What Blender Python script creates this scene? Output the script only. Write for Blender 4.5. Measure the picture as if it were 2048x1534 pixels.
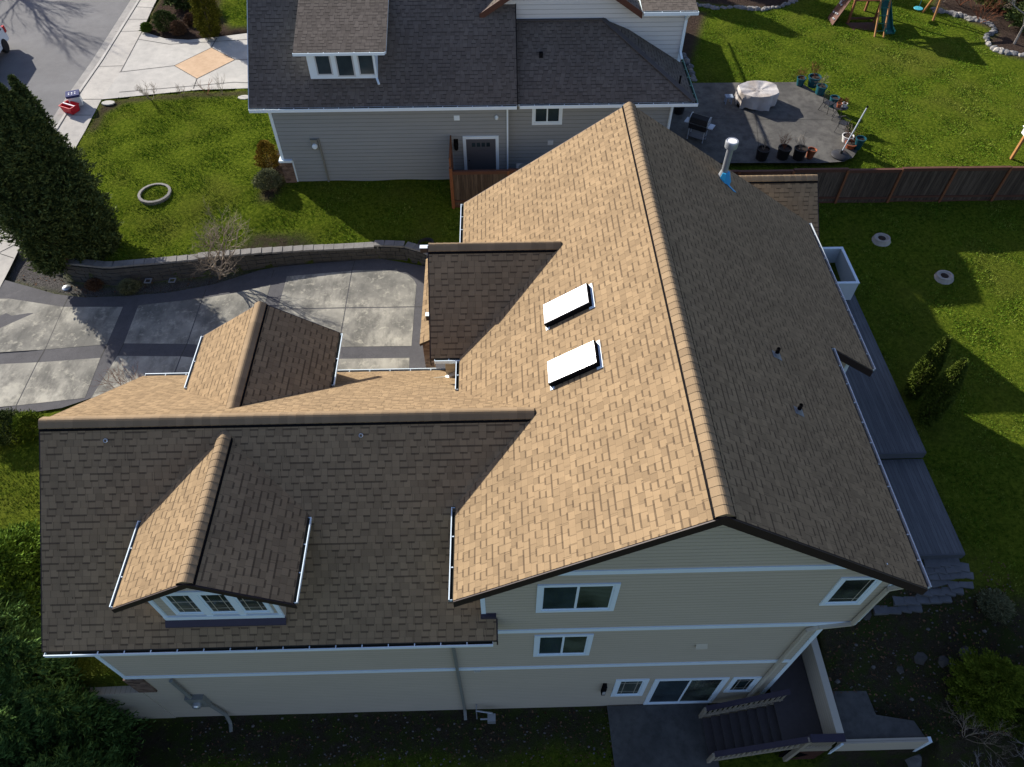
import bpy, bmesh, math, random
import numpy as np
from mathutils import Vector, Matrix
R=math.radians
for o in list(bpy.data.objects): bpy.data.objects.remove(o)
S=bpy.context.scene; COL=S.collection
rnd=random.Random(7); rng=np.random.default_rng(7)
# ------------------------------------------------------------------ camera
F_PX=1455.65; PITCH=51.091; YAW=1.398; ROLL=-0.02; CAM=np.array([.585,-6.843,25.712])
_a,_t,_r=R(YAW),R(PITCH),R(ROLL)
FW=np.array([math.sin(_a)*math.cos(_t),math.cos(_a)*math.cos(_t),-math.sin(_t)])
_rt=np.array([math.cos(_a),-math.sin(_a),0]); _up=np.cross(_rt,FW)
RT=_rt*math.cos(_r)+_up*math.sin(_r); UP=-_rt*math.sin(_r)+_up*math.cos(_r)
cd=bpy.data.cameras.new('camera'); cam=bpy.data.objects.new('camera',cd); COL.objects.link(cam)
cd.sensor_fit='HORIZONTAL'; cd.sensor_width=36; cd.lens=36*F_PX/2048; cd.clip_end=500
cam.matrix_world=Matrix(((RT[0],UP[0],-FW[0],CAM[0]),(RT[1],UP[1],-FW[1],CAM[1]),(RT[2],UP[2],-FW[2],CAM[2]),(0,0,0,1)))
S.camera=cam
S.render.resolution_x=1024; S.render.resolution_y=767
# ------------------------------------------------------------------ light
AZ,EL=-42.0,25.4                      # the light travels towards AZ (degrees from +x), EL is the sun's height
td=Vector((math.cos(R(AZ))*math.cos(R(EL)),math.sin(R(AZ))*math.cos(R(EL)),-math.sin(R(EL))))
sd=bpy.data.lights.new('sun','SUN'); sun=bpy.data.objects.new('sun',sd); COL.objects.link(sun)
sd.energy=5.0; sd.angle=R(.55); sd.color=(1,.93,.83)
sun.location=(-40,40,60); sun.rotation_euler=td.to_track_quat('-Z','Y').to_euler()
W=bpy.data.worlds.new('World'); S.world=W; W.use_nodes=True
wn=W.node_tree.nodes; sky=wn.new('ShaderNodeTexSky'); sky.sky_type='NISHITA'; sky.sun_disc=False
sky.sun_elevation=R(EL); sky.sun_rotation=math.atan2(-td.x,-td.y); sky.ozone_density=4.0; sky.dust_density=1.0
tint=wn.new('ShaderNodeMix'); tint.data_type='RGBA'; tint.blend_type='MULTIPLY'; tint.inputs[0].default_value=1; tint.inputs[7].default_value=(1.20,.98,.95,1)
W.node_tree.links.new(sky.outputs[0],tint.inputs[6]); W.node_tree.links.new(tint.outputs[2],wn['Background'].inputs[0]); wn['Background'].inputs[1].default_value=.098
S.view_settings.view_transform='Standard'; S.view_settings.look='None'; S.view_settings.exposure=.84; S.view_settings.gamma=1
# ------------------------------------------------------------------ pixel -> real place on a known surface
def ray(u,v): return FW+RT*(u-1024)/F_PX-UP*(v-767)/F_PX
def onz(u,v,z): q=ray(u,v); return CAM+q*(z-CAM[2])/q[2]
def ony(u,v,y): q=ray(u,v); return CAM+q*(y-CAM[1])/q[1]
def sstep(a,b,x):
    t=np.clip((x-a)/(b-a),0,1); return t*t*(3-2*t)
def pip(px,py,poly):
    px=np.asarray(px,float); py=np.asarray(py,float); ins=np.zeros(px.shape,bool); n=len(poly)
    for i in range(n):
        x1,y1=poly[i]; x2,y2=poly[i-1]
        c=((y1>py)!=(y2>py))&(px<(x2-x1)*(py-y1)/((y2-y1) if y2!=y1 else 1e-9)+x1); ins^=c
    return ins
# ------------------------------------------------------------------ terrain heights
def paved(x,y): return 3.9+1.0*sstep(16,31,np.asarray(y,float))
WALL=[(-19.5,18.5),(-18.9,17.6),(-18.0,17.0),(-16.0,16.66),(-13.94,16.92),(-9.96,17.62),(-7.8,17.9),(-4.71,18.09),(-3.6,18.0),(-2.6,17.55),(-1.9,16.7)]
def wally(x): return np.interp(x,[p[0] for p in WALL],[p[1] for p in WALL])
def lawn(x,y):                        # heights of the grass and beds
    x=np.asarray(x,float); y=np.asarray(y,float)
    n=4.72+.28*sstep(18,23,y)+.15*sstep(32,45,y)-.34*sstep(-15.5,-6,x)*(1-sstep(17.5,22,y))
    w=paved(x,y)+.09
    k=sstep(-20.4,-17.2,x); nw=w*(1-k)+n*k
    drive=np.full_like(x+y,3.84)
    north=np.where(y>wally(x)+.16,nw,drive)
    # east garden
    e=4.72-.75*sstep(21,14,y)-.5*sstep(14,5,y)-1.75*sstep(3.6,-1.4,y)*np.ones_like(x)
    e=e-(e+.02)*np.where(x<13.5,sstep(-1.7,-1.86,y),sstep(-1.6,-3.4,y))
    # west garden beside the garage
    wst=3.86-.3*sstep(3,-.2,y)-1.1*sstep(-11,-14,x)*sstep(4,0,y)
    wst=wst*(1-sstep(.24,.03,y)*sstep(-16.5,-15.6,x))-.12*sstep(.24,.03,y)
    south=-.08-.10*sstep(-.5,-5,y)
    h=np.where(y>8.2,north,wst)
    h=np.where((x>-10.4)&(y<8.2),np.where(y<.1,south,3.0),h)
    h=np.where((x<=-10.4)&(y<8.2),wst,h)
    ek=sstep(9.0,9.6,x)
    h=np.where(x>9.0,np.where(y>.1,e,south*(1-ek)+e*ek),h)
    h=np.where((x>9.0)&(x<10.55)&(y<3),south,h)
    h=np.where((x>10.55)&(y<3),e,h)
    h=np.where((x>-2.2)&(x<9.05)&(y>=17)&(y<60),n,h)
    h=np.where((x>-2.2)&(x<9.05)&(y>=8.2)&(y<17),4.4,h)
    return h
def gp(u,v,dz=0):                     # point of the terrain seen at a photo pixel
    q=ray(u,v); t=np.linspace(16,75,6000); P=CAM+q*t[:,None]
    d=P[:,2]-(lawn(P[:,0],P[:,1])+dz); i=int(np.argmax(d<0)); return P[i]
def xy(u,v,z): p=onz(u,v,z); return (p[0],p[1])
# ------------------------------------------------------------------ mesh helpers
def autouv(me):
    n=len(me.polygons)
    if not n: return
    nor=np.empty(n*3); me.polygons.foreach_get('normal',nor); nor=nor.reshape(-1,3)
    ls=np.empty(n,int); lt=np.empty(n,int); me.polygons.foreach_get('loop_start',ls); me.polygons.foreach_get('loop_total',lt)
    li=np.empty(len(me.loops),int); me.loops.foreach_get('vertex_index',li)
    co=np.empty(len(me.vertices)*3); me.vertices.foreach_get('co',co); co=co.reshape(-1,3)[li]
    N=np.repeat(nor,lt,axis=0)
    ua=np.stack([-N[:,1],N[:,0],np.zeros(len(N))],1); l=np.linalg.norm(ua,axis=1); flat=l<.02
    ua[flat]=(1,0,0); l[flat]=1; ua/=l[:,None]
    va=np.cross(N,ua)
    uv=np.stack([(co*ua).sum(1),(co*va).sum(1)],1).astype(np.float32)
    lay=me.uv_layers.new(name='UVMap'); lay.data.foreach_set('uv',uv.ravel())
class MB:
    def __init__(s): s.v=[]; s.f=[]; s.m=[]
    def poly(s,pts,m=0):
        b=len(s.v); s.v+= [tuple(map(float,p)) for p in pts]; s.f.append(tuple(range(b,b+len(pts)))); s.m.append(m); return s
    def prism(s,pts,vec,m=0,mside=None,mbot=None):
        pts=[Vector(p) for p in pts]; vec=Vector(vec)
        n=Vector((0,0,0))
        for i in range(len(pts)): n+=pts[i-1].cross(pts[i])
        if n.dot(vec)>0: pts=pts[::-1]
        ms=m if mside is None else mside; q=[p+vec for p in pts]; b=len(s.v); k=len(pts)
        s.v+=[tuple(p) for p in pts]+[tuple(p) for p in q]
        s.f.append(tuple(range(b,b+k))); s.m.append(m)
        s.f.append(tuple(range(b+2*k-1,b+k-1,-1))); s.m.append(ms if mbot is None else mbot)
        for i in range(k):
            j=(i+1)%k; s.f.append((b+i,b+k+i,b+k+j,b+j)); s.m.append(ms)
        return s
    def box(s,lo,hi,m=0):
        x0,y0,z0=lo; x1,y1,z1=hi
        return s.prism([(x0,y0,z1),(x1,y0,z1),(x1,y1,z1),(x0,y1,z1)],(0,0,z0-z1),m)
    def beam(s,a,b,w,h,m=0,up=(0,0,1)):          # rectangular bar from a to b
        a=Vector(a); b=Vector(b); d=(b-a).normalized(); up=Vector(up)
        if abs(d.dot(up))>.98: up=Vector((1,0,0))
        sx=d.cross(up).normalized()*w/2; sy=sx.cross(d).normalized()*h/2
        return s.prism([a-sx-sy,a+sx-sy,a+sx+sy,a-sx+sy],b-a,m)
    def tube(s,path,r,n=8,m=0):
        P=[Vector(p) for p in path]; rr=r if isinstance(r,(list,tuple)) else [r]*len(P); b0=len(s.v)
        up=None
        for i,p in enumerate(P):
            d=(P[min(i+1,len(P)-1)]-P[max(i-1,0)]).normalized()
            if up is None: up=d.orthogonal().normalized()
            x=(up-d*up.dot(d)); x=x.normalized() if x.length>1e-5 else d.orthogonal().normalized(); up=x; y=d.cross(x)
            for k in range(n):
                a=2*math.pi*k/n; s.v.append(tuple(p+(x*math.cos(a)+y*math.sin(a))*rr[i]))
        for i in range(len(P)-1):
            for k in range(n):
                a=b0+i*n+k; c=b0+i*n+(k+1)%n; s.f.append((a,c,c+n,a+n)); s.m.append(m)
        s.f.append(tuple(range(b0+n-1,b0-1,-1))); s.m.append(m)
        e=b0+(len(P)-1)*n; s.f.append(tuple(range(e,e+n))); s.m.append(m)
        return s
    def lathe(s,c,prof,n=20,m=0,sx=1,sy=1):
        b=len(s.v); c=Vector(c)
        for r_,z in prof:
            for k in range(n):
                a=2*math.pi*k/n; s.v.append((c.x+r_*sx*math.cos(a),c.y+r_*sy*math.sin(a),c.z+z))
        for i in range(len(prof)-1):
            for k in range(n):
                a=b+i*n+k; d=b+i*n+(k+1)%n; s.f.append((a,d,d+n,a+n)); s.m.append(m)
        if prof[-1][0]>1e-4: s.f.append(tuple(range(b+(len(prof)-1)*n,b+len(prof)*n))); s.m.append(m)
        if prof[0][0]>1e-4: s.f.append(tuple(range(b+n-1,b-1,-1))); s.m.append(m)
        return s
    def rock(s,c,rx,ry,rz,m=0,seed=0,n=7):
        rr=random.Random(seed); b=len(s.v); rings=[(-.5,.75),(.1,1),(.6,.8),(.95,.42)]; ph=rr.random()*6
        for z,r_ in rings:
            for k in range(n):
                a=ph+2*math.pi*k/n; q=r_*(1+rr.uniform(-.18,.18))
                s.v.append((c[0]+rx*q*math.cos(a),c[1]+ry*q*math.sin(a),c[2]+rz*(z+rr.uniform(-.1,.1))))
        for i in range(3):
            for k in range(n):
                a=b+i*n+k; d=b+i*n+(k+1)%n; s.f.append((a,d,d+n,a+n)); s.m.append(m)
        s.f.append(tuple(range(b+3*n,b+4*n))); s.m.append(m); return s
    def build(s,name,mats,parent=None,smooth=False,local=False,uv=True):
        me=bpy.data.meshes.new(name); me.from_pydata(s.v,[],s.f); mats=mats if isinstance(mats,(list,tuple)) else [mats]
        for m in mats: me.materials.append(m)
        me.polygons.foreach_set('material_index',np.array(s.m,np.int32)); me.update()
        if uv: autouv(me)
        if smooth: me.shade_smooth(); me.set_sharp_from_angle(angle=R(38))
        o=bpy.data.objects.new(name,me); COL.objects.link(o)
        if parent: attach(o,parent,local)
        return o
def wloc(p):
    v=Vector(p.location); 
    return v
WORLDLOC={}
def attach(o,p,local=False):
    o.parent=p
    if not local:
        o.matrix_parent_inverse=Matrix.Translation(-WORLDLOC.get(p.name,Vector((0,0,0))))
def thing(name,label,cat,loc=(0,0,0),group=None):
    o=bpy.data.objects.new(name,None); COL.objects.link(o); o.location=loc; o.empty_display_size=.3
    WORLDLOC[o.name]=Vector(loc); o['label']=label; o['category']=cat
    if group: o['group']=group
    return o
def tag(o,label,cat,group=None):
    o['label']=label; o['category']=cat
    if group: o['group']=group
    return o
def struct(o,label=None): o['kind']='structure'; 
def dup(root,loc,label,rotz=0,group=None,scale=1):
    r=root.copy(); COL.objects.link(r); r.location=loc; r.rotation_euler=(0,0,rotz); r.scale=(scale,)*3 if not isinstance(scale,tuple) else scale
    r['label']=label
    if group: r['group']=group
    for ch in list(root.children):
        c=ch.copy(); COL.objects.link(c); c.parent=r
        for g in ch.children:
            d=g.copy(); COL.objects.link(d); d.parent=c
    return r
def npmesh(name,verts,faces,mat,parent=None,local=False,smooth=False):
    """verts (N,3), faces (M,k) numpy arrays"""
    me=bpy.data.meshes.new(name); k=faces.shape[1]
    me.vertices.add(len(verts)); me.vertices.foreach_set('co',np.ascontiguousarray(verts,np.float32).ravel())
    me.loops.add(faces.size); me.loops.foreach_set('vertex_index',faces.astype(np.int32).ravel())
    me.polygons.add(len(faces)); me.polygons.foreach_set('loop_start',np.arange(0,faces.size,k,dtype=np.int32))
    me.update(calc_edges=True); me.validate(); me.materials.append(mat)
    if smooth: me.shade_smooth()
    o=bpy.data.objects.new(name,me); COL.objects.link(o)
    if parent: attach(o,parent,local)
    return o
# ------------------------------------------------------------------ materials
class NT:
    def __init__(s,name):
        s.mat=bpy.data.materials.new(name); s.mat.use_nodes=True; s.t=s.mat.node_tree; s.b=s.t.nodes['Principled BSDF']
    def put(s,sock,v):
        if isinstance(v,bpy.types.NodeSocket): s.t.links.new(v,sock)
        elif v is not None:
            if sock.type=='RGBA' and len(v)==3: v=(*v,1)
            sock.default_value=v
    def n(s,typ,**kw):
        nd=s.t.nodes.new(typ)
        for k,v in kw.items(): setattr(nd,k,v)
        return nd
    def m(s,op,a,b=None,c=None):
        nd=s.n('ShaderNodeMath',operation=op); s.put(nd.inputs[0],a)
        if b is not None: s.put(nd.inputs[1],b)
        if c is not None: s.put(nd.inputs[2],c)
        return nd.outputs[0]
    def uv(s): nd=s.n('ShaderNodeUVMap'); nd.uv_map='UVMap'; return nd.outputs[0]
    def obj(s): return s.n('ShaderNodeNewGeometry').outputs['Position']
    def sep(s,v): nd=s.n('ShaderNodeSeparateXYZ'); s.put(nd.inputs[0],v); return nd.outputs
    def comb(s,x,y,z=0): nd=s.n('ShaderNodeCombineXYZ'); s.put(nd.inputs[0],x); s.put(nd.inputs[1],y); s.put(nd.inputs[2],z); return nd.outputs[0]
    def white(s,x,y,z=0): nd=s.n('ShaderNodeTexWhiteNoise',noise_dimensions='3D'); s.put(nd.inputs['Vector'],s.comb(x,y,z)); return nd.outputs['Value']
    def noise(s,vec,scale,detail=3,rough=.5):
        nd=s.n('ShaderNodeTexNoise'); s.put(nd.inputs['Vector'],vec); nd.inputs['Scale'].default_value=scale; nd.inputs['Detail'].default_value=detail; nd.inputs['Roughness'].default_value=rough
        return nd.outputs['Fac']
    def scale(s,v,k): nd=s.n('ShaderNodeVectorMath',operation='MULTIPLY'); s.put(nd.inputs[0],v); nd.inputs[1].default_value=k; return nd.outputs[0]
    def mix(s,f,a,b,mode='MIX'):
        nd=s.n('ShaderNodeMix',data_type='RGBA',blend_type=mode); s.put(nd.inputs[0],f); s.put(nd.inputs[6],a); s.put(nd.inputs[7],b); return nd.outputs[2]
    def ramp(s,f,stops):
        nd=s.n('ShaderNodeValToRGB'); s.put(nd.inputs[0],f); e=nd.color_ramp.elements
        while len(e)<len(stops): e.new(.5)
        for i,(p,c) in enumerate(stops): e[i].position=p; e[i].color=(*c,1) if not isinstance(c,(int,float)) else (c,c,c,1)
        return nd.outputs[0]
    def mr(s,f,a,b,c=0,d=1):
        nd=s.n('ShaderNodeMapRange'); s.put(nd.inputs[0],f); 
        for i,v in enumerate((a,b,c,d)): nd.inputs[i+1].default_value=v
        return nd.outputs[0]
    def bump(s,h,strength=.5,dist=.01,normal=None):
        nd=s.n('ShaderNodeBump'); nd.inputs['Strength'].default_value=strength; nd.inputs['Distance'].default_value=dist; s.put(nd.inputs['Height'],h)
        if normal is not None: s.put(nd.inputs['Normal'],normal)
        return nd.outputs[0]
    def out(s,col=None,rough=.7,normal=None,spec=.3,metal=0):
        s.put(s.b.inputs['Base Color'],col); s.put(s.b.inputs['Roughness'],rough); s.b.inputs['Specular IOR Level'].default_value=spec; s.b.inputs['Metallic'].default_value=metal
        if normal is not None: s.put(s.b.inputs['Normal'],normal)
        return s.mat
def plain(name,col,rough=.6,var=.12,sc=3,metal=0,spec=.3,bump=0):
    t=NT(name); p=t.obj(); n=t.noise(p,sc,4,.6); c=t.mix(n,tuple(x*(1-var) for x in col),tuple(min(1,x*(1+var)) for x in col))
    nm=t.bump(t.noise(p,sc*14,3),.4,bump) if bump else None
    return t.out(c,rough,nm,spec,metal)
def shingle(name,lo,hi,shade,h=.168,w=.195):
    t=NT(name); uv=t.sep(t.uv()); v=t.m('DIVIDE',uv[1],h); row=t.m('FLOOR',v); fr=t.m('FRACT',v)
    def cols(r_):
        off=t.m('MULTIPLY',t.white(r_,3.3,1.1),9.0)
        x=t.m('ADD',t.m('DIVIDE',uv[0],w),off)
        wob=t.m('MULTIPLY',t.m('SUBTRACT',t.white(t.m('FLOOR',t.m('MULTIPLY',x,.5)),r_,7.7),.5),.38)
        x2=t.m('ADD',x,wob); return t.m('FLOOR',x2),t.m('FRACT',x2)
    c,fu=cols(row); up=t.m('ADD',row,1.0); cu,_=cols(up)
    rn=t.white(c,row,.5); par=lambda c_,r_: t.m('LESS_THAN',t.m('ABSOLUTE',t.m('SUBTRACT',t.m('ABSOLUTE',t.m('MODULO',c_,2.0)),t.m('GREATER_THAN',t.white(c_,r_,4.2),.86))),.5); raised=par(c,row); raisedu=par(cu,up)
    shadow_band=t.m('MULTIPLY',t.m('GREATER_THAN',fr,.74),raisedu)
    gran=t.noise(t.uv(),95,2,.7); big=t.noise(t.uv(),.55,3,.6)
    col=t.mix(rn,lo,hi); col=t.mix(t.m('MULTIPLY',raised,.30),col,hi)
    col=t.mix(t.mr(gran,.3,.7,0,.55),col,tuple(min(1,x*1.35) for x in hi))
    col=t.mix(t.mr(big,.35,.7,0,.30),col,lo)
    streak=t.noise(t.scale(t.uv(),(1.6,.18,1)),1.3,4,.65)
    col=t.mix(t.mr(streak,.5,.76,0,.16),col,tuple(x*.72 for x in lo))
    col=t.mix(t.m('MULTIPLY',shadow_band,.62),col,shade)  # shadow below raised tabs painted in, as dark shadow-line granules
    slit_shade=t.m('LESS_THAN',fu,.09); col=t.mix(t.m('MULTIPLY',slit_shade,.38),col,shade)  # gap between tabs, widened as painted side shading
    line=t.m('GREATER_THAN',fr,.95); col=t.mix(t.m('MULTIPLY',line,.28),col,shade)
    hgt=t.m('ADD',t.m('MULTIPLY',t.m('SUBTRACT',1.0,fr),.6),t.m('MULTIPLY',raised,.5))
    hgt=t.m('ADD',hgt,t.m('MULTIPLY',gran,.22))
    return t.out(col,1,t.bump(hgt,.8,.012),.03)
def capmat(name,lo,hi):
    t=NT(name); g=t.n('ShaderNodeNewGeometry'); n=t.noise(t.uv(),80,2,.7); n2=t.noise(t.obj(),2.2,3)
    c=t.mix(g.outputs['Random Per Island'],lo,hi); c=t.mix(t.mr(n,.3,.7,0,.4),c,tuple(x*1.3 for x in hi)); c=t.mix(t.mr(n2,.4,.7,0,.35),c,lo)
    return t.out(c,.93,t.bump(n,.4,.004),.15)
def siding(name,col,h=.16,rough=.6):
    t=NT(name); uv=t.sep(t.uv()); v=t.m('DIVIDE',uv[1],h); fr=t.m('FRACT',v); row=t.m('FLOOR',v)
    n=t.noise(t.scale(t.uv(),(1.5,14,1)),1.0,3); tone=t.white(t.m('FLOOR',t.m('ADD',t.m('DIVIDE',uv[0],3.6),t.m('MULTIPLY',t.white(row,1,1),5))),row,2)
    c=t.mix(n,tuple(x*.9 for x in col),tuple(x*1.06 for x in col)); c=t.mix(t.m('MULTIPLY',tone,.12),c,tuple(x*.75 for x in col))
    big=t.noise(t.uv(),.5,4); c=t.mix(t.mr(big,.45,.75,0,.2),c,tuple(x*.78 for x in col))
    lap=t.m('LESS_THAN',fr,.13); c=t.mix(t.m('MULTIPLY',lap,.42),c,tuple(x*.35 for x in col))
    return t.out(c,rough,t.bump(t.m('SUBTRACT',1.0,fr),1.0,.02),.3)
def planks(name,a,b,dark,w=.14,axis=0,rough=.8):
    t=NT(name); uv=t.sep(t.uv()); x=t.m('DIVIDE',uv[axis],w); i=t.m('FLOOR',x); fu=t.m('FRACT',x)
    k=(9,.7,1) if axis==0 else (.7,9,1)
    st=t.noise(t.scale(t.uv(),k),1.6,5,.65); rn=t.white(i,2,3); c=t.mix(rn,a,b); c=t.mix(t.mr(st,.42,.7,0,.75),c,dark)
    gap=t.m('LESS_THAN',fu,.06); c=t.mix(t.m('MULTIPLY',gap,.85),c,tuple(v*.25 for v in dark))
    hg=t.m('ADD',t.m('MULTIPLY',t.m('GREATER_THAN',fu,.06),1.0),t.m('MULTIPLY',st,.3))
    return t.out(c,rough,t.bump(hg,.5,.006),.25)
def concrete(name,a,b,stain,st=.5,sc=.8,speck=0):
    t=NT(name); p=t.obj(); n=t.noise(p,sc,6,.68); n2=t.noise(p,sc*4.5,5,.7); f=t.noise(p,60,2,.7)
    c=t.mix(t.mr(n,.35,.65),a,b); c=t.mix(t.m('MULTIPLY',t.mr(n2,.45,.66),st),c,stain)
    c=t.mix(t.mr(f,.35,.75,0,.25+speck),c,tuple(x*(.55 if not speck else 2.4) for x in a))
    return t.out(c,.9,t.bump(f,.35,.006),.2)
def leafmat(name,lo,hi,trans=.25):
    t=NT(name); g=t.n('ShaderNodeNewGeometry'); n=t.noise(t.obj(),1.6,3); c=t.mix(g.outputs['Random Per Island'],lo,hi); c=t.mix(t.mr(n,.4,.65,0,.45),c,lo)
    t.b.inputs['Subsurface Weight'].default_value=0
    return t.out(c,.9,None,.05)
M={}
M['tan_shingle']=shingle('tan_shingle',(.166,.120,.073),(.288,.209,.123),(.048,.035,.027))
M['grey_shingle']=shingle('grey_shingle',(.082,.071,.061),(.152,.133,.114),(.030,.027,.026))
M['tan_cap']=capmat('tan_cap',(.174,.127,.078),(.255,.187,.113))
M['grey_cap']=capmat('grey_cap',(.062,.057,.056),(.10,.093,.09))
M['vent_black']=plain('vent_black',(.010,.010,.011),1,.2,3,0,0)
M['brown_fascia']=plain('brown_fascia',(.028,.018,.018),.5,.25,4)
M['red_fascia']=plain('red_fascia',(.075,.028,.02),.5,.2)
M['tan_siding']=siding('tan_siding',(.48,.435,.345))
M['grey_siding']=siding('grey_siding',(.27,.30,.31),.19)
M['pale_siding']=siding('pale_siding',(.58,.61,.61),.2)
M['white_trim']=plain('white_trim',(.70,.83,.91),.45,.05,2)
M['grey_trim']=plain('grey_trim',(.50,.56,.60),.45,.06,2)
M['gutter_dark']=plain('gutter_dark',(.035,.035,.026),.9,.6,6)
M['cream_metal']=plain('cream_metal',(.50,.47,.38),.4,.06)
M['downspout_grey']=plain('downspout_grey',(.20,.21,.19),.45,.1)
t=NT('glass'); uvp=t.uv(); s_=t.sep(uvp); bl=t.m('FRACT',t.m('MULTIPLY',s_[1],14.0)); n_=t.noise(t.obj(),.7,3)
M['glass']=t.out(t.mix(t.mr(n_,.35,.7),(.012,.020,.026),(.045,.075,.090)),.05,None,.6)  # bluish tones in the pane colour stand in for reflection
M['blind_glass']=None
t=NT('blind_glass'); s_=t.sep(t.uv()); bl=t.m('GREATER_THAN',t.m('FRACT',t.m('MULTIPLY',s_[1],13.0)),.3); n_=t.noise(t.obj(),.9,2)
M['blind_glass']=t.out(t.mix(t.m('MULTIPLY',bl,t.mr(n_,.35,.6)),(.014,.019,.017),(.11,.14,.115)),.07,None,.6)
M['muntin']=plain('muntin',(.45,.42,.34),.4,.05)
M['skylight_white']=plain('skylight_white',(.74,.75,.76),.18,.06,1.5,0,.5)
M['dark_metal']=plain('dark_metal',(.03,.03,.032),.4,.2)
M['steel']=plain('steel',(.55,.58,.6),.35,.08,6,.7)
M['galv']=plain('galv',(.42,.45,.48),.4,.1,6,.6)
M['blue_tape']=plain('blue_tape',(.03,.33,.62),.4,.15)
M['lead']=plain('lead',(.22,.235,.25),.5,.15)
M['fence_old']=planks('fence_old',(.068,.046,.033),(.135,.098,.072),(.018,.013,.010))
M['cedar']=plain('cedar',(.20,.075,.032),.7,.3,5)
M['cedar_dark']=plain('cedar_dark',(.095,.040,.025),.75,.3,5)
M['pine']=plain('pine',(.36,.17,.06),.7,.25,5)
M['deck']=planks('deck',(.088,.094,.102),(.122,.13,.138),(.055,.060,.066),.14,0,.55)
M['deck_edge']=plain('deck_edge',(.075,.083,.095),.5,.15)
M['stair_wood']=plain('stair_wood',(.062,.055,.056),.7,.25,6)
M['rail_purple']=plain('rail_purple',(.04,.034,.055),.5,.15)
M['baluster']=plain('baluster',(.33,.29,.22),.6,.1)
M['concrete']=concrete('concrete',(.40,.39,.36),(.52,.505,.46),(.30,.30,.28),.35,.5)
t=NT('drive'); p=t.obj(); n=t.noise(p,.42,6,.62); n2=t.noise(t.scale(p,(1,.45,1)),1.3,6,.72); f=t.noise(p,60,2,.7); n4=t.noise(p,3.2,5,.7)
c=t.mix(t.mr(n,.36,.66),(.17,.168,.15),(.45,.435,.37)); c=t.mix(t.mr(n2,.46,.62,0,.7),c,(.11,.11,.10)); c=t.mix(t.mr(n4,.54,.66,0,.5),c,(.52,.50,.41)); c=t.mix(t.mr(f,.35,.75,0,.2),c,(.14,.14,.13))
M['drive']=t.out(c,.95,t.bump(f,.35,.006),.05)
M['aggregate']=concrete('aggregate',(.060,.060,.064),(.085,.085,.09),(.04,.04,.044),.4,1.2,.35)
M['sidewalk']=concrete('sidewalk',(.40,.385,.35),(.50,.48,.43),(.28,.27,.25),.4,.6)
M['asphalt']=concrete('asphalt',(.105,.107,.11),(.145,.147,.15),(.08,.08,.083),.4,.25,.1)
M['patio']=concrete('patio',(.075,.073,.068),(.145,.14,.125),(.05,.048,.045),.7,.5)
M['dark_concrete']=concrete('dark_concrete',(.075,.075,.072),(.12,.12,.112),(.05,.05,.048),.6,.7)
M['diamond']=concrete('diamond',(.50,.35,.22),(.60,.43,.28),(.40,.26,.15),.35,.9)
M['joint']=plain('joint',(.05,.05,.045),.9,.2)
M['glacier_block']=plain('glacier_block',(.070,.067,.060),.95,.5,2.2,bump=.02)
M['cap_block']=plain('cap_block',(.20,.195,.185),.95,.4,3,bump=.015)
M['stone']=plain('stone',(.34,.32,.28),.95,.45,3,bump=.02)
M['dark_stone']=plain('dark_stone',(.12,.125,.13),.95,.45,3,bump=.02)
t=NT('veneer'); vo=t.n('ShaderNodeTexVoronoi'); t.put(vo.inputs['Vector'],t.scale(t.uv(),(5,11,1))); vo.inputs['Scale'].default_value=1
M['pebble']=plain('pebble',(.13,.125,.115),.95,.5,9)
M['veneer']=t.out(t.mix(vo.outputs['Color'],(.07,.045,.035),(.24,.17,.13)),.9,t.bump(vo.outputs['Distance'],.8,.02),.2)
M['bark']=plain('bark',(.085,.06,.042),.95,.4,8,bump=.01)
M['pale_bark']=plain('pale_bark',(.27,.25,.225),.95,.35,8)
M['twig']=plain('twig',(.25,.205,.155),.95,.3,8)
M['rust_twig']=plain('rust_twig',(.20,.075,.035),.95,.3,8)
M['leaf_dark']=leafmat('leaf_dark',(.040,.062,.020),(.17,.21,.065))
M['leaf_cypress']=leafmat('leaf_cypress',(.050,.080,.012),(.15,.19,.03))
M['leaf_lime']=leafmat('leaf_lime',(.07,.11,.010),(.20,.26,.03))
M['leaf_box']=leafmat('leaf_box',(.035,.055,.015),(.10,.13,.035))
M['leaf_yew']=leafmat('leaf_yew',(.06,.065,.008),(.20,.19,.02))
M['leaf_cedar']=leafmat('leaf_cedar',(.04,.09,.025),(.15,.25,.065))
M['leaf_hedge']=leafmat('leaf_hedge',(.05,.10,.012),(.15,.24,.03))
M['leaf_gold']=leafmat('leaf_gold',(.09,.055,.010),(.32,.22,.03))
M['leaf_pale']=leafmat('leaf_pale',(.09,.10,.05),(.24,.25,.13))
M['leaf_brown']=leafmat('leaf_brown',(.09,.05,.03),(.20,.12,.07))
t=NT('grass_blade'); g=t.n('ShaderNodeNewGeometry'); p=t.obj(); n1=t.noise(p,.22,4,.6); n2=t.noise(p,1.7,3,.6)
c=t.mix(g.outputs['Random Per Island'],(.052,.135,.010),(.205,.315,.034)); c=t.mix(t.mr(n1,.50,.68,0,.5),c,(.30,.285,.07)); c=t.mix(t.mr(n2,.5,.7,0,.22),c,(.06,.14,.008))
n5=t.noise(p,5.5,3,.7); c=t.mix(t.mr(n5,.44,.60,0,.72),c,(.030,.085,.005)); n6=t.noise(p,3.1,3,.7); c=t.mix(t.mr(n6,.52,.66,0,.5),c,(.36,.37,.085))
M['grass_blade']=t.out(c,1,None,0)
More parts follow.
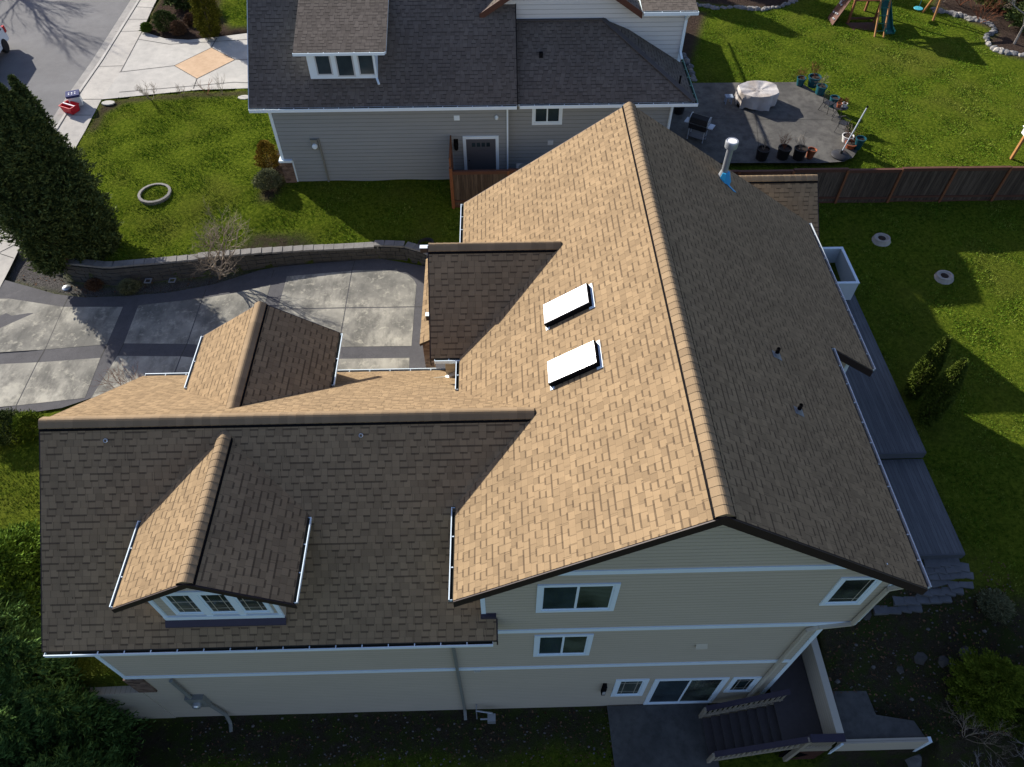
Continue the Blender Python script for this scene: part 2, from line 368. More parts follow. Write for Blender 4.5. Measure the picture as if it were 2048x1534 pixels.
# terrain ground: grass, mulch and soil by painted zones (attributes)
t=NT('ground'); p=t.obj(); n1=t.noise(p,.22,4,.6); n2=t.noise(p,1.7,4,.65); n3=t.noise(p,7,5,.75); n4=t.noise(p,40,3,.7)
gc=t.mix(t.mr(n3,.32,.68),(.026,.058,.004),(.17,.215,.022)); gc=t.mix(t.mr(n1,.50,.70,0,.55),gc,(.125,.13,.024)); gc=t.mix(t.mr(n2,.5,.72,0,.25),gc,(.024,.055,.006))
def attr(nm): a=t.n('ShaderNodeAttribute'); a.attribute_name=nm; return a.outputs['Fac']
mul=t.mix(t.mr(n4,.35,.65),(.028,.020,.016),(.12,.088,.070)); mul=t.mix(t.mr(n2,.4,.7,0,.5),mul,(.05,.035,.028))
gra=t.mix(t.mr(n4,.4,.62),(.05,.047,.046),(.21,.20,.19)); soi=t.mix(n3,(.022,.019,.013),(.095,.080,.055)); soi=t.mix(t.mr(n4,.60,.74),soi,(.17,.16,.14)); soi=t.mix(t.mr(n2,.42,.6,0,.8),soi,(.050,.070,.018))
c=t.mix(attr('mulch'),gc,mul); c=t.mix(attr('gravel'),c,gra); c=t.mix(attr('soil'),c,soi)
hgt=t.m('ADD',t.m('MULTIPLY',n3,1.0),t.m('MULTIPLY',n4,.5))
M['ground']=t.out(c,.95,t.bump(hgt,1.0,.16),0)
def paint(name,col,rough=.4): return plain(name,col,rough,.04)
for nm,col,ro in (('car_white',(.72,.75,.78),.25),('red_plastic',(.55,.02,.03),.4),('navy_plastic',(.03,.04,.13),.9),('white_plastic',(.7,.74,.75),.4),('tail_red',(.45,.01,.01),.2),('rubber',(.012,.012,.013),.7),
   ('pot_black',(.016,.015,.015),.6),('pot_teal',(.010,.075,.10),.4),('pot_terracotta',(.30,.085,.035),.7),('pot_white',(.6,.6,.58),.5),('slide_green',(.012,.10,.085),.35),('rope_green',(.02,.14,.10),.5),('swing_blue',(.05,.35,.42),.4),('soil_dark',(.03,.022,.016),.95),('stool_blue',(.22,.28,.36),.6),('door_grey',(.095,.10,.115),.5),('ac_grey',(.42,.42,.41),.5),('aluminium',(.5,.55,.6),.3),('hose_dark',(.018,.018,.02),.5),('lamp_white',(.75,.75,.74),.4)):
    M[nm]=paint(nm,col,ro)
t=NT('cover_cloth'); p=t.obj(); n=t.noise(p,1.1,4); n2=t.noise(p,4,4)
M['cover_cloth']=t.out(t.mix(t.mr(n,.4,.62),(.46,.44,.42),(.33,.29,.255)),.55,t.bump(n2,.6,.05),.35)
M['patina']=plain('patina',(.22,.42,.33),.5,.12)
# ------------------------------------------------------------------ ground, paving
def pg(u,v):
    q=ray(u,v); t=np.linspace(16,120,9000); P=CAM+q*t[:,None]
    i=int(np.argmax(P[:,2]<paved(P[:,0],P[:,1]))); return P[i]
def pgl(L): return [tuple(pg(u,v)[:2]) for u,v in L]
kerb=[(-25.2,2),(-23.7,14.5)]+pgl([(0,455),(18,420),(121,245),(200,125),(278,0)]); 
dk=np.array(kerb[-1])-np.array(kerb[-2]); kerb.append(tuple(np.array(kerb[-1])+dk/np.linalg.norm(dk)*14))
walk=[(-22.6,2),(-21.6,14.5)]+pgl([(0,583),(52,477),(172,266),(205,202),(243,147),(286,65),(311,10)])
dk=np.array(walk[-1])-np.array(walk[-2]); walk.append(tuple(np.array(walk[-1])+dk/np.linalg.norm(dk)*14))
def offset(L,d):
    out=[]
    for i,p in enumerate(L):
        a=np.array(L[max(i-1,0)]); b=np.array(L[min(i+1,len(L)-1)]); t_=(b-a)/np.linalg.norm(b-a); out.append((p[0]-t_[1]*d,p[1]+t_[0]*d))
    return out
gut=offset(kerb,.52); far=offset(kerb,9.2); farw=offset(kerb,14)
def sheet(name,poly,mat,dz,parent=None,res=None,zf=paved,thick=0):
    """a paved sheet following the ground's paved height"""
    bm=bmesh.new(); vs=[]
    for i,p in enumerate(poly):
        q=poly[(i+1)%len(poly)]; n=max(1,int(math.hypot(q[0]-p[0],q[1]-p[1])/1.5))
        for k in range(n): vs.append(bm.verts.new((p[0]+(q[0]-p[0])*k/n,p[1]+(q[1]-p[1])*k/n,0)))
    bm.faces.new(vs); bmesh.ops.triangulate(bm,faces=bm.faces[:])
    ys=[v.co.y for v in bm.verts]
    if max(ys)-min(ys)>2.5:
        for y in np.arange(math.floor(min(ys)),max(ys),1.5):
            bmesh.ops.bisect_plane(bm,geom=bm.verts[:]+bm.edges[:]+bm.faces[:],plane_co=(0,y,0),plane_no=(0,1,0))
    bmesh.ops.recalc_face_normals(bm,faces=bm.faces[:])
    if bm.faces[:] and bm.faces[0].normal.z<0: bmesh.ops.reverse_faces(bm,faces=bm.faces[:])
    for v in bm.verts: v.co.z=float(zf(v.co.x,v.co.y))+dz
    if thick:
        r=bmesh.ops.extrude_face_region(bm,geom=bm.faces[:])
        # keep the sheet on top: move the copy up, sides are the step
        for g in r['geom']:
            if isinstance(g,bmesh.types.BMVert): g.co.z+=thick
        bmesh.ops.recalc_face_normals(bm,faces=bm.faces[:])
    me=bpy.data.meshes.new(name); bm.to_mesh(me); bm.free(); me.materials.append(mat); autouv(me)
    o=bpy.data.objects.new(name,me); COL.objects.link(o)
    if parent: attach(o,parent)
    return o
def st(o): o['kind']='structure'; return o
st(sheet('street',gut+far[::-1],M['asphalt'],.004))
M['pan']=concrete('pan',(.27,.265,.25),(.35,.34,.315),(.19,.185,.175),.5,.8)
st(sheet('gutter_pan',kerb+gut[::-1],M['pan'],.012))
st(sheet('kerb',offset(kerb,-.02)+offset(kerb,-.17)[::-1],M['concrete'],.0,thick=.115))
st(sheet('sidewalk',offset(kerb,-.19)+walk[::-1],M['sidewalk'],.10))
st(sheet('far_kerb',offset(kerb,9.21)+offset(kerb,9.5)[::-1],M['concrete'],.0,thick=.115))
st(sheet('far_sidewalk',offset(kerb,9.52)+farw[::-1],M['sidewalk'],.10))
DZ=lambda d: (lambda x,y: paved(x,y)+d)
# sidewalk joints
def strip(name,L,w,mat,dz,zf=paved):
    L=[np.array(p) for p in L]; a=offset([tuple(p) for p in L],w/2); b=offset([tuple(p) for p in L],-w/2)
    return sheet(name,a+b[::-1],mat,dz,zf=zf)
jm=[]
for (a,b) in (((274,17),(311,19)),((256,42),(296,42)),((232,67),(286,65)),((196,137),(247,135)),((163,202),(205,202)),((130,234),(184,234)),((-20,520),(52,482)),((20,440),(50,437)),((-30,500),(30,520))):
    jm.append((pg(*a)[:2],pg(*b)[:2]))
struct_j=[strip('sidewalk_joint',[tuple(p) for p in offset(kerb,-.175)[1:]],.035,M['joint'],.118),strip('sidewalk_joint',walk[6:9][::1],.03,M['joint'],.112)]+[strip('sidewalk_joint',[tuple(a),tuple(b)],.035,M['joint'],.106) for a,b in jm]
def join(objs,name):
    mb=MB(); mats=[]; 
    for o in objs:
        b=len(mb.v); mb.v+=[tuple(v.co) for v in o.data.vertices]
        for m_ in o.data.materials:
            if m_ not in mats: mats.append(m_)
        for p in o.data.polygons: mb.f.append(tuple(i+b for i in p.vertices)); mb.m.append(mats.index(o.data.materials[p.material_index]))
        bpy.data.objects.remove(o)
    return mb.build(name,mats)
st(join(struct_j,'sidewalk_joints'))
# our driveway: dark aggregate field with stained slabs set in it
def z39(L): return [xy(u,v,3.9) for u,v in L]
dn=z39([(0,560),(60,575),(110,588),(170,595),(250,592),(340,585),(430,568),(520,540),(560,533),(640,526),(760,517)])
drive_poly=walk[1:3]+dn+[(-2.6,17.5),(-.5,16.5),(-.5,8.3),(-13.5,8.3),(-14.2,10.8),(-15.9,10.0),(-18.2,9.6),(-21.9,9.3)]
st(sheet('driveway',drive_poly,M['aggregate'],.0,zf=lambda x,y:np.minimum(paved(x,y),3.9+0*np.asarray(x))+.004+.09*sstep(-18.2,-20.8,x)))
zf39=lambda x,y: 3.9+.09*sstep(-18.2,-20.8,x)
SL=[[(-60,603),(20,600),(127,614),(90,699),(-60,712)],[(128,614),(246,614),(214,689),(91,699)],[(277,611),(404,597),(373,688),(248,687)],[(406,597),(470,586),(541,570),(505,690),(440,694),(375,688)],
 [(-60,734),(74,725),(32,811),(-60,821)],[(76,725),(201,716),(170,796),(34,811)],[(235,712),(361,713),(346,751),(320,800),(180,800)],[(363,713),(420,719),(530,722),(500,800),(330,800),(349,751)],
 [(574,553),(703,542),(690,615),(556,618)],[(705,541),(770,540),(795,543),(816,550),(828,560),(833,570),(829,613),(692,615)],[(555,620),(690,617),(676,694),(520,697)],[(692,617),(829,615),(823,692),(678,694)],[(560,720),(671,718),(655,760),(540,760)],[(673,718),(819,716),(817,760),(657,760)]]
sl=[sheet('s',z39(L),M['drive'],.010,zf=zf39) for L in SL]
st(join(sl,'driveway_slabs'))
jl=[strip('s',[xy(*a,3.9),xy(*b,3.9)],.03,M['joint'],.009,zf=zf39) for a,b in (((137,594),(127,614)),((412,579),(405,597)),((90,699),(75,725)),((214,689),(201,716)),((33,812),(28,826)),((374,688),(362,713)),((710,520),(704,542)),((677,694),(672,718)),((248,687),(235,712)),((829,614),(850,613)),((543,556),(548,540)))]
st(join(jl,'driveway_joints'))
# neighbour's driveway
pl=lambda L:pgl(L)
nd=pl([(205,202),(243,147),(286,66),(330,80),(378,83),(430,78),(500,69),(560,66)])+pl([(560,190),(498,180),(398,183),(326,190),(240,199)])
st(sheet('neighbour_driveway',nd,M['concrete'],.10))
st(join([sheet('s',pl([(350,135),(424,99),(471,123),(395,161)]),M['diamond'],.106)],'driveway_diamond'))
st(join([strip('s',pl(L),.035,M['joint'],.110) for L in ([(277,82),(340,92),(426,87),(500,82)],[(240,188),(391,175),(470,168),(540,171)],[(240,148),(350,135)],[(424,99),(435,79)],[(471,123),(540,122)],[(395,161),(388,181)],[(350,135),(424,99)],[(424,99),(471,123)],[(471,123),(395,161)],[(395,161),(350,135)])],'neighbour_driveway_joints'))
# neighbour's patio
zp=lambda x,y:4.97+0*np.asarray(x)
p495=lambda L:[xy(u,v,4.97) for u,v in L]
patio_poly=p495([(1366,166),(1600,164),(1625,180),(1648,193),(1665,208),(1690,250),(1712,285),(1716,300),(1706,315),(1688,323),(1640,326),(1400,326)])+[(9.0,25.0),(8.6,27)]
st(sheet('patio',patio_poly,M['patio'],.0,zf=zp))
st(join([strip('s',p495(L),.03,M['joint'],.006,zf=zp) for L in ([(1380,237),(1700,240)],[(1500,166),(1512,237)],[(1512,237),(1520,324)])],'patio_joints'))
# patio below the south wall, and the walk above the low wall
zs=lambda x,y:.03+0*np.asarray(x)
st(sheet('lower_patio',[(3.92,-.03),(4.0,-3.2),(7.3,-3.2),(7.3,-.03)],M['dark_concrete'],.0,zf=zs))
zw=lambda x,y:1.94+0*np.asarray(x)
st(sheet('upper_walk',[(10.6,-1.76),(13.2,-1.76),(13.0,-1.2),(11.9,-1.0),(11.75,.5),(11.6,3.6),(10.6,3.6)],M['dark_concrete'],.0,zf=zw))
# zones on the terrain
bed1=[tuple(gp(u,v)[:2]) for u,v in [(311,5),(286,68),(330,83),(378,86),(430,81),(500,70),(500,52),(462,58),(440,30),(438,-20),(330,-20)]]
bed2=[tuple(gp(u,v)[:2]) for u,v in [(172,266),(205,202),(326,191),(398,184),(498,181),(498,192),(400,192),(320,200),(250,203),(215,225),(190,262)]]
bed3=z39([(48,480),(90,500),(130,545)])+[(-18.0,17.0),(-16.0,16.66),(-13.9,16.9),(-9.96,17.6),(-9,17.7)]+z39([(560,534),(520,541),(430,570),(340,587),(250,594),(170,597),(110,590),(60,577),(0,560)])
bed4=[tuple(gp(u,v)[:2]) for u,v in [(1388,-10),(1395,6),(1480,14),(1530,20),(1560,14),(1590,2),(1600,-15)]]
bed5=[tuple(gp(u,v)[:2]) for u,v in [(1860,10),(1905,30),(1950,48),(1985,58),(1990,70),(1972,78),(1985,100),(2010,112),(2060,122),(2080,-10),(1900,-30)]]
bed6=[(-11,17.3),(-10.5,19),(-8,19),(-7.2,18.0)]
bed7=[(9.0,24.0),(10.2,24.0),(11.0,31),(14,40),(9,40)]
nbed=[(-10.6,24.5),(-10.4,21.0),(-9.9,20.9),(-9.3,22.4),(-9.3,26)]
soilS=[(-14,-.1),(3.9,-.1),(3.9,-1.5),(2,-1.2),(0,-1.6),(-3,-1.3),(-6,-1.8),(-9,-1.3),(-14,-3)]
soilE=[(10.5,-6),(10.5,3.7),(13.2,3.2),(15.2,2.4),(17,2.1),(20,1.6),(26,1.0),(26,-8)]
HARD=[drive_poly,nd,patio_poly,[(3.92,-.03),(4.0,-3.2),(7.3,-3.2),(7.3,-.03)],gut+far[::-1],kerb+gut[::-1],kerb+walk[::-1],far+farw[::-1]]
# terrain sheet
res=.22; gx=np.arange(-31,33,res); gy=np.arange(-7,50,res)
X,Y=np.meshgrid(gx,gy); Z=lawn(X,Y)
Z+=.035*np.sin(X*1.9+1.3*np.sin(Y*1.1))*np.sin(Y*1.7+X*.4)*(1-sstep(-2,1,-Y+0*X))
hard=np.zeros(X.shape,bool)
for P_ in HARD: hard|=pip(X,Y,P_)
pv=np.where((X>8.5)&(Y>22.5),4.97,np.where((Y<1),.03,np.where((X<-1)&(Y<21),np.minimum(paved(X,Y),3.9+.45*((X<-19.8)|(Y>18.4))),paved(X,Y))))
Z=np.where(hard,np.minimum(Z,pv-.07),Z)
hd=hard.copy(); hd[1:]|=hard[:-1]; hd[:-1]|=hard[1:]; hd[:,1:]|=hard[:,:-1]; hd[:,:-1]|=hard[:,1:]
Z=np.where(hd&~hard,np.minimum(Z,pv+np.where((X<-8)&(Y>18.2),.085,.0)),Z)
def far_ext(v): return v
ny,nx=X.shape; idx=np.arange(nx*ny).reshape(ny,nx)
faces=np.stack([idx[:-1,:-1],idx[:-1,1:],idx[1:,1:],idx[1:,:-1]],-1).reshape(-1,4)
V=np.stack([X,Y,Z],-1).reshape(-1,3)
# wide skirt so that the ground reaches the horizon
gz=npmesh('ground',V,faces,M['ground'],smooth=True); gz['kind']='structure'
def soften(a):
    a=a.astype(float)
    for _ in range(2):
        b=a.copy(); b[1:-1,1:-1]=(a[1:-1,1:-1]*2+a[:-2,1:-1]+a[2:,1:-1]+a[1:-1,:-2]+a[1:-1,2:])/6; a=b
    return a
zones={'mulch':[bed1,bed2,bed4,bed5,nbed,bed7],'gravel':[bed3],'soil':[soilS,soilE,bed6]}
ZM={}
for k,Ls in zones.items():
    a=np.zeros(X.shape,bool)
    for L in Ls: a|=pip(X,Y,L)
    if k=='soil': a|=(X>-10.4)&(X<11)&(Y<.3)&(Y>-.25)
    ZM[k]=soften(a); at=gz.data.attributes.new(k,'FLOAT','POINT'); at.data.foreach_set('value',ZM[k].ravel().astype(np.float32))
mb=MB(); 
for lo,hi in (((-400,-400),(400,-7)),((-400,50),(400,500)),((-400,-7),(-31,50)),((33,-7),(400,50))):
    mb.poly([(lo[0],lo[1],-.19 if hi[1]<0 else 4.6),(hi[0],lo[1],-.19 if hi[1]<0 else 4.6),(hi[0],hi[1],-.19 if hi[1]<0 else 4.6),(lo[0],hi[1],-.19 if hi[1]<0 else 4.6)])
o=mb.build('distant_ground',M['ground']); o['kind']='structure'
# ------------------------------------------------------------------ grass blades (one uncountable mass)
def grass():
    n=800000
    x=rng.uniform(-22,30,n); y=rng.uniform(-5,46,n)
    # only where the photo could see it
    P=np.stack([x,y,np.full(n,4.0)],1)-CAM; w=P@FW; u=1024+F_PX*(P@RT)/w; v=767-F_PX*(P@UP)/w
    k=(w>5)&(u>-90)&(u<2140)&(v>-60)&(v<1620); x=x[k]; y=y[k]
    bad=np.zeros(x.shape,bool)
    for P_ in HARD: bad|=pip(x,y,P_)
    ix=np.clip(((x+31)/res).round().astype(int),0,nx-1); iy=np.clip(((y+7)/res).round().astype(int),0,ny-1)
    zz=ZM['mulch'][iy,ix]+ZM['gravel'][iy,ix]+.62*ZM['soil'][iy,ix]; bad|=rng.uniform(0,1,x.shape)<zz*1.4
    bad|=(x>-10.6)&(x<9.2)&(y>-.1)&(y<14)           # houses
    bad|=(x>-9.4)&(x<9)&(y>22.2); bad|=(x>8.9)&(x<15.8)&(y>3.4)&(y<18); bad|=(x>-1.9)&(x<13)&(y>13)&(y<18.7)
    bad|=(np.abs(y-wally(x))<.3)&(x<-1.8); bad|=(y<wally(x))&(x<-1.9)&(y>8)&(x>-19)
    bad|=(x>7)&(x<10.7)&(y<3.5)
    x=x[~bad]; y=y[~bad]; n=len(x); z=lawn(x,y)
    ez=(y>-1.9)&(y<3); 
    ln=rng.uniform(.035,.075,n); az=rng.uniform(0,2*np.pi,n); lean=rng.uniform(.1,.8,n)*ln; w_=rng.uniform(.010,.024,n)
    d=np.stack([np.cos(az),np.sin(az),0*az],1); s=np.stack([-np.sin(az),np.cos(az),0*az],1)
    b=np.stack([x,y,z-.015],1)
    v0=b-s*w_[:,None]; v1=b+s*w_[:,None]; v2=b+d*lean[:,None]; v2[:,2]+=ln
    Vv=np.stack([v0,v1,v2],1).reshape(-1,3); Ff=np.arange(3*n).reshape(-1,3)
    o=npmesh('grass',Vv,Ff,M['grass_blade']); o['kind']='stuff'; o['label']='short tufty green lawn grass growing around both houses'; o['category']='grass'
grass()
# ------------------------------------------------------------------ the tan house
XR,ZR,OV,LN=4.776,13.501,.273,14.197
XW,ZE,XE,ZE2,YN,XE3=-.592,9.779,10.249,9.832,7.123,11.932
YG,ZG,LG,YS,ZGE,YNE,ZGN=3.974,11.196,-10.774,-.467,7.698,8.138,7.888
sW=(ZR-ZE)/(XR-XW); sE=(ZR-ZE2)/(XE-XR); sS=(ZG-ZGE)/(YG-YS); sN=(ZG-ZGN)/(YNE-YG)
zW=lambda x:ZR-(XR-x)*sW
zE=lambda x:ZR-(x-XR)*sE
zS=lambda y:ZG-(YG-y)*sS
zN=lambda y:ZG-(y-YG)*sN
xV=XR-(ZR-ZG)/sW
RT_=.10
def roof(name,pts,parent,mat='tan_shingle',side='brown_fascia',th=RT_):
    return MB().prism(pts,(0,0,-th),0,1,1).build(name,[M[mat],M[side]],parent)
def ridge(name,a,b,nl,nr,parent,mat='tan_cap',seg=.21,wid=.225,lift=.06):
    """overlapping cap shingles over a dark vent strip; nl,nr = unit vectors down each slope"""
    a=Vector(a); b=Vector(b); d=b-a; L=d.length; d.normalize(); nl=Vector(nl).normalized(); nr=Vector(nr).normalized()
    mb=MB(); n=max(1,round(L/seg)); ts=[-1,-.72,-.36,-.12,.12,.36,.72,1]
    def sec(p,up,ex):
        out=[]
        for t_ in ts:
            q=(nl if t_<0 else nr)*abs(t_)*(wid+ex)
            out.append(p+q+Vector((0,0,lift+up+.012-.05*max(0,.3-abs(t_)))))
        return out
    for i in range(n):
        p0=a+d*(L*i/n-.006); p1=a+d*(L*(i+1)/n)
        s0=sec(p0,.010,.004); s1=sec(p1,0,-.002); bb=len(mb.v)
        lo0=[s0[0]-Vector((0,0,.05)),s0[-1]-Vector((0,0,.05))]; lo1=[s1[0]-Vector((0,0,.05)),s1[-1]-Vector((0,0,.05))]
        mb.v+=[tuple(v) for v in s0+s1+[lo0[0],lo1[0],lo0[1],lo1[1]]]; k=len(ts)
        for j in range(k-1): mb.f.append((bb+j,bb+j+1,bb+k+j+1,bb+k+j)); mb.m.append(0)
        mb.f.append((bb+2*k,bb,bb+k,bb+2*k+1)); mb.m.append(0); mb.f.append((bb+k-1,bb+2*k+2,bb+2*k+3,bb+2*k-1)); mb.m.append(0)
        mb.f.append(tuple(range(bb+k-1,bb-1,-1))); mb.m.append(0)
    o=mb.build(name,[M[mat]],parent)
    mv=MB()
    for q in (nl,nr):
        e=q*(wid+.04); up=Vector((0,0,.004)); hi=Vector((0,0,lift+.005))
        mv.prism([a+q*.03+hi,b+q*.03+hi,b+e+hi-Vector((0,0,.02)),a+e+hi-Vector((0,0,.02))],(0,0,-lift),0)
    mv.build('ridge_vent',[M['vent_black']],o if parent is None else parent)
    return o
def gutter(parent,a,b,out,name='gutter',mat='white_trim',w=.105,h=.11,hang=.62):
    """open channel from a to b, out = unit vector away from the roof"""
    a=Vector(a); b=Vector(b); out=Vector(out).normalized(); up=Vector((0,0,1)); d=(b-a).normalized(); mb=MB()
    if d.cross(out).z<0: pass
    mb.prism([a+out*.0,b+out*.0,b+out*.02,a+out*.02],up*-h,1)
    mb.prism([a+out*(w-.02)+up*.012,b+out*(w-.02)+up*.012,b+out*(w+.004)+up*.012,a+out*(w+.004)+up*.012],up*-(h+.012),0)
    mb.prism([a+out*.0-up*(h-.02),b+out*.0-up*(h-.02),b+out*w-up*(h-.02),a+out*w-up*(h-.02)],up*-.022,1,0)
    for e in (a,b-d*.01): mb.prism([e,e+d*.01,e+d*.01+out*w,e+out*w],up*-h,0)
    L=(b-a).length; n=max(2,int(L/hang))
    for i in range(1,n):
        p=a+(b-a)*(i/n); mb.prism([p-d*.012,p+d*.012,p+d*.012+out*w,p-d*.012+out*w],up*-.02,0)
    return mb.build(name,[M[mat],M['gutter_dark']],parent)
H=thing('tan_house','large tan house with brown shingle roofs, two skylights and dormers over its garage','house',(0,0,0))
def part(name,mb,mats,parent=None,**k): return mb.build(name,[M[m] for m in ([mats] if isinstance(mats,str) else mats)],parent or H,**k)
# walls
XU,XL=9.725,8.949
mb=MB(); g=.12
mb.prism([(0,0,7.03),(XU,0,7.03),(XU,0,zE(XU)-g),(XR,0,ZR-g),(0,0,zW(0)-g)],(0,13.9,0))
mb.prism([(0,0,-.6),(XL,0,-.6),(XL,0,7.02),(0,0,7.02)],(0,13.9,0))
mb.prism([(-10.43,0,-.6),(-10.43,0,zS(0)-g),(-10.43,YG,ZG-g),(-10.43,7.65,zN(7.65)-g),(-10.43,7.65,-.6)],(10.43,0,0))
mb.prism([(XU+.001,7.55,3.4),(XU+.001,7.55,zE(XU)-g),(11.4,7.55,zE(11.4)-g),(11.4,7.55,3.4)],(0,6.3,0))
ZEN=11.885
mb.prism([(-1.08,7.4,3.8),(-1.08,7.4,9.62),(-1.08,9.5,ZEN-.55),(-1.08,11.6,9.62),(-1.08,11.6,3.8)],(1.08,0,0))
mb.prism([(4.5,14.0,3.5),(4.5,14.0,6.9),(4.5,16.5,8.75),(4.5,18.6,7.2),(4.5,18.6,3.5)],(7.9,0,0))
part('wall',mb,'tan_siding')
# trims
for x0,x1,z in ((-10.43,XL,4.133),(.37,XU,7.033),(.75,9.1,10.521)): part('band_trim',MB().box((x0,-.028,z-.095),(x1,.002,z+.095)),'white_trim')
for x,z0,z1 in ((-10.43,4.23,zS(0)-.1),(0,8.3,zW(0)-.1),(XU-.11,7.13,zE(XU)-.15),(XL-.11,.0,6.93)):
    part('corner_trim',MB().box((x,-.024,z0),(x+.11,.001,z1)),'white_trim')
for a,b in (((XL-.001,-.02,0),(XL+.024,.12,7.0)),((XU-.001,-.02,7.13),(XU+.024,.12,9.8)),((11.3,7.53,3.6),(11.42,7.56,8.8))): part('corner_trim',MB().box(a,b),'white_trim')
mb=MB(); mb.box((-10.47,-.06,2.85),(-9.93,.3,4.03)); part('stone_veneer',mb,'veneer')
# roofs
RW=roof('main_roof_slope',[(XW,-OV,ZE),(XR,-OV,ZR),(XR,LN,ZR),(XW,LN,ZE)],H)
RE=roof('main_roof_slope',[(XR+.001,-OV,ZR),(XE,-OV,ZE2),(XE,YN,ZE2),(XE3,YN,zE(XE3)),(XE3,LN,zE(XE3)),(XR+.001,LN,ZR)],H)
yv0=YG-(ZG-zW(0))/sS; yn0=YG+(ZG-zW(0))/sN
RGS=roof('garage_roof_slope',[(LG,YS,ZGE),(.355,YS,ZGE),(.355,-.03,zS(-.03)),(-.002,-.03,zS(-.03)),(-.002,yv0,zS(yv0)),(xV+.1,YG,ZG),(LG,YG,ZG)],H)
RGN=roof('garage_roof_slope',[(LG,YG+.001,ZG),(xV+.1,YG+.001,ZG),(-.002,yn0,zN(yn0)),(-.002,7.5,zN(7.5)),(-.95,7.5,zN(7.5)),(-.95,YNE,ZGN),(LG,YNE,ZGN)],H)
# entry gable
EY,EX,EZ=9.5,-1.42,ZEN; e_s=(ZEN-9.79)/2.5; xEV=XR-(ZR-EZ)/sW
for s_ in (-1,1):
    roof('entry_roof_slope',[(EX,EY,EZ),(xEV+.12,EY,EZ),(XW+.05,EY+s_*2.5,9.79),(EX,EY+s_*2.5,9.79)],H)
roof('pent_roof',[(-1.86,8.05,9.25),(-1.86,11.9,9.25),(-1.05,11.9,9.72),(-1.05,8.05,9.72)],H)
# north-east wing
NY,NZ,NX=16.57,9.0,12.86
for s_ in (-1,1): roof('wing_roof_slope',[(4.3,NY,NZ),(NX,NY,NZ),(NX,NY+s_*2.35,NZ-.79*2.35),(4.3,NY+s_*2.35,NZ-.79*2.35)],H)
dW=(-1,0,-sW); dE=(1,0,-sE); dS_=(0,-1,-sS); dN_=(0,1,-sN)
ridge('ridge_cap',(XR,-OV,ZR),(XR,LN,ZR),dW,dE,H)
ridge('ridge_cap',(LG,YG,ZG),(xV-.05,YG,ZG),dN_,dS_,H)
ridge('ridge_cap',(EX,EY,EZ),(xEV-.05,EY,EZ),(0,1,-e_s),(0,-1,-e_s),H)
ridge('ridge_cap',(8.2,NY,NZ),(NX,NY,NZ),(0,1,-.79),(0,-1,-.79),H)
# rake boards
def rake(a,b,dy=0,dx=0,h=.30): part('rake_board',MB().prism([Vector(a)+Vector((0,0,-.015)),Vector(b)+Vector((0,0,-.015)),Vector(b)+Vector((0,0,-h-.02)),Vector(a)+Vector((0,0,-h-.02))],(dx,dy,0)),'brown_fascia')
for y,dy in ((-OV-.001,-.035),(LN+.001,.035)):
    rake((XW,y,ZE),(XR,y,ZR),dy); rake((XR,y,ZR),(XE if y<0 else XE3,y,zE(XE if y<0 else XE3)),dy)
rake((LG-.001,YS,ZGE),(LG-.001,YG,ZG),0,-.035); rake((LG-.001,YG,ZG),(LG-.001,YNE,ZGN),0,-.035)
rake((.356,YS,ZGE),(.356,-.04,zS(-.04)),0,.035)
rake((XE,YN-.001,ZE2),(XE3,YN-.001,zE(XE3)),-.035,0,.26)
for s_ in (-1,1): rake((EX-.001,EY,EZ),(EX-.001,EY+s_*2.5,9.79),0,-.035); rake((NX+.001,NY,NZ),(NX+.001,NY+s_*2.35,NZ-.79*2.35),0,.035)
mb=MB(); mb.box((-.02,-.10,8.15),(.36,.0,8.28)); part('roof_flashing',mb,'rail_purple')
# gutters
gz_=-.015
gutter(H,(LG+.05,YS,ZGE+gz_),(.27,YS,ZGE+gz_),(0,-1,0)); gutter(H,(LG+.05,YNE,ZGN+gz_),(-1.0,YNE,ZGN+gz_),(0,1,0))
y1=YG-(ZG-ZE)/sS; y2=YG+(ZG-ZE)/sN
gutter(H,(XW,-OV+.02,ZE+gz_),(XW,y1-.05,ZE+gz_),(-1,0,0)); gutter(H,(XW,y2+.1,ZE+gz_),(XW,6.9,ZE+gz_),(-1,0,0)); gutter(H,(XW,12.1,ZE+gz_),(XW,LN-.03,ZE+gz_),(-1,0,0))
gutter(H,(EX+.1,7.0,9.775),(XW+.1,7.0,9.775),(0,-1,0))
gutter(H,(XE,-OV+.03,ZE2+gz_),(XE,YN-.05,ZE2+gz_),(1,0,0),mat='grey_trim'); gutter(H,(XE3,YN+.05,zE(XE3)+gz_),(XE3,LN-.05,zE(XE3)+gz_),(1,0,0),mat='grey_trim')
# downspouts
def spout(path,w=.085,mat='downspout_grey',name='downspout',parent=None):
    mb=MB()
    for a,b in zip(path,path[1:]): mb.beam(a,b,w,w*.75)
    return part(name,mb,mat,parent)
spout([(-.84,-.55,7.58),(-.83,-.06,7.2),(-.82,-.06,.05),(-.8,-.32,-.1)],.10)
spout([(9.95,-.14,9.7),(9.6,-.075,9.35),(9.55,-.075,7.15),(8.75,-.075,6.95),(8.5,-.075,6.75),(8.47,-.075,.1)],.09,'cream_metal')
spout([(-.85,6.95,9.65),(-.72,7.33,9.35),(-.72,7.33,8.7),(-1.1,7.3,8.5),(-1.45,7.2,8.55)],.12,'cream_metal')
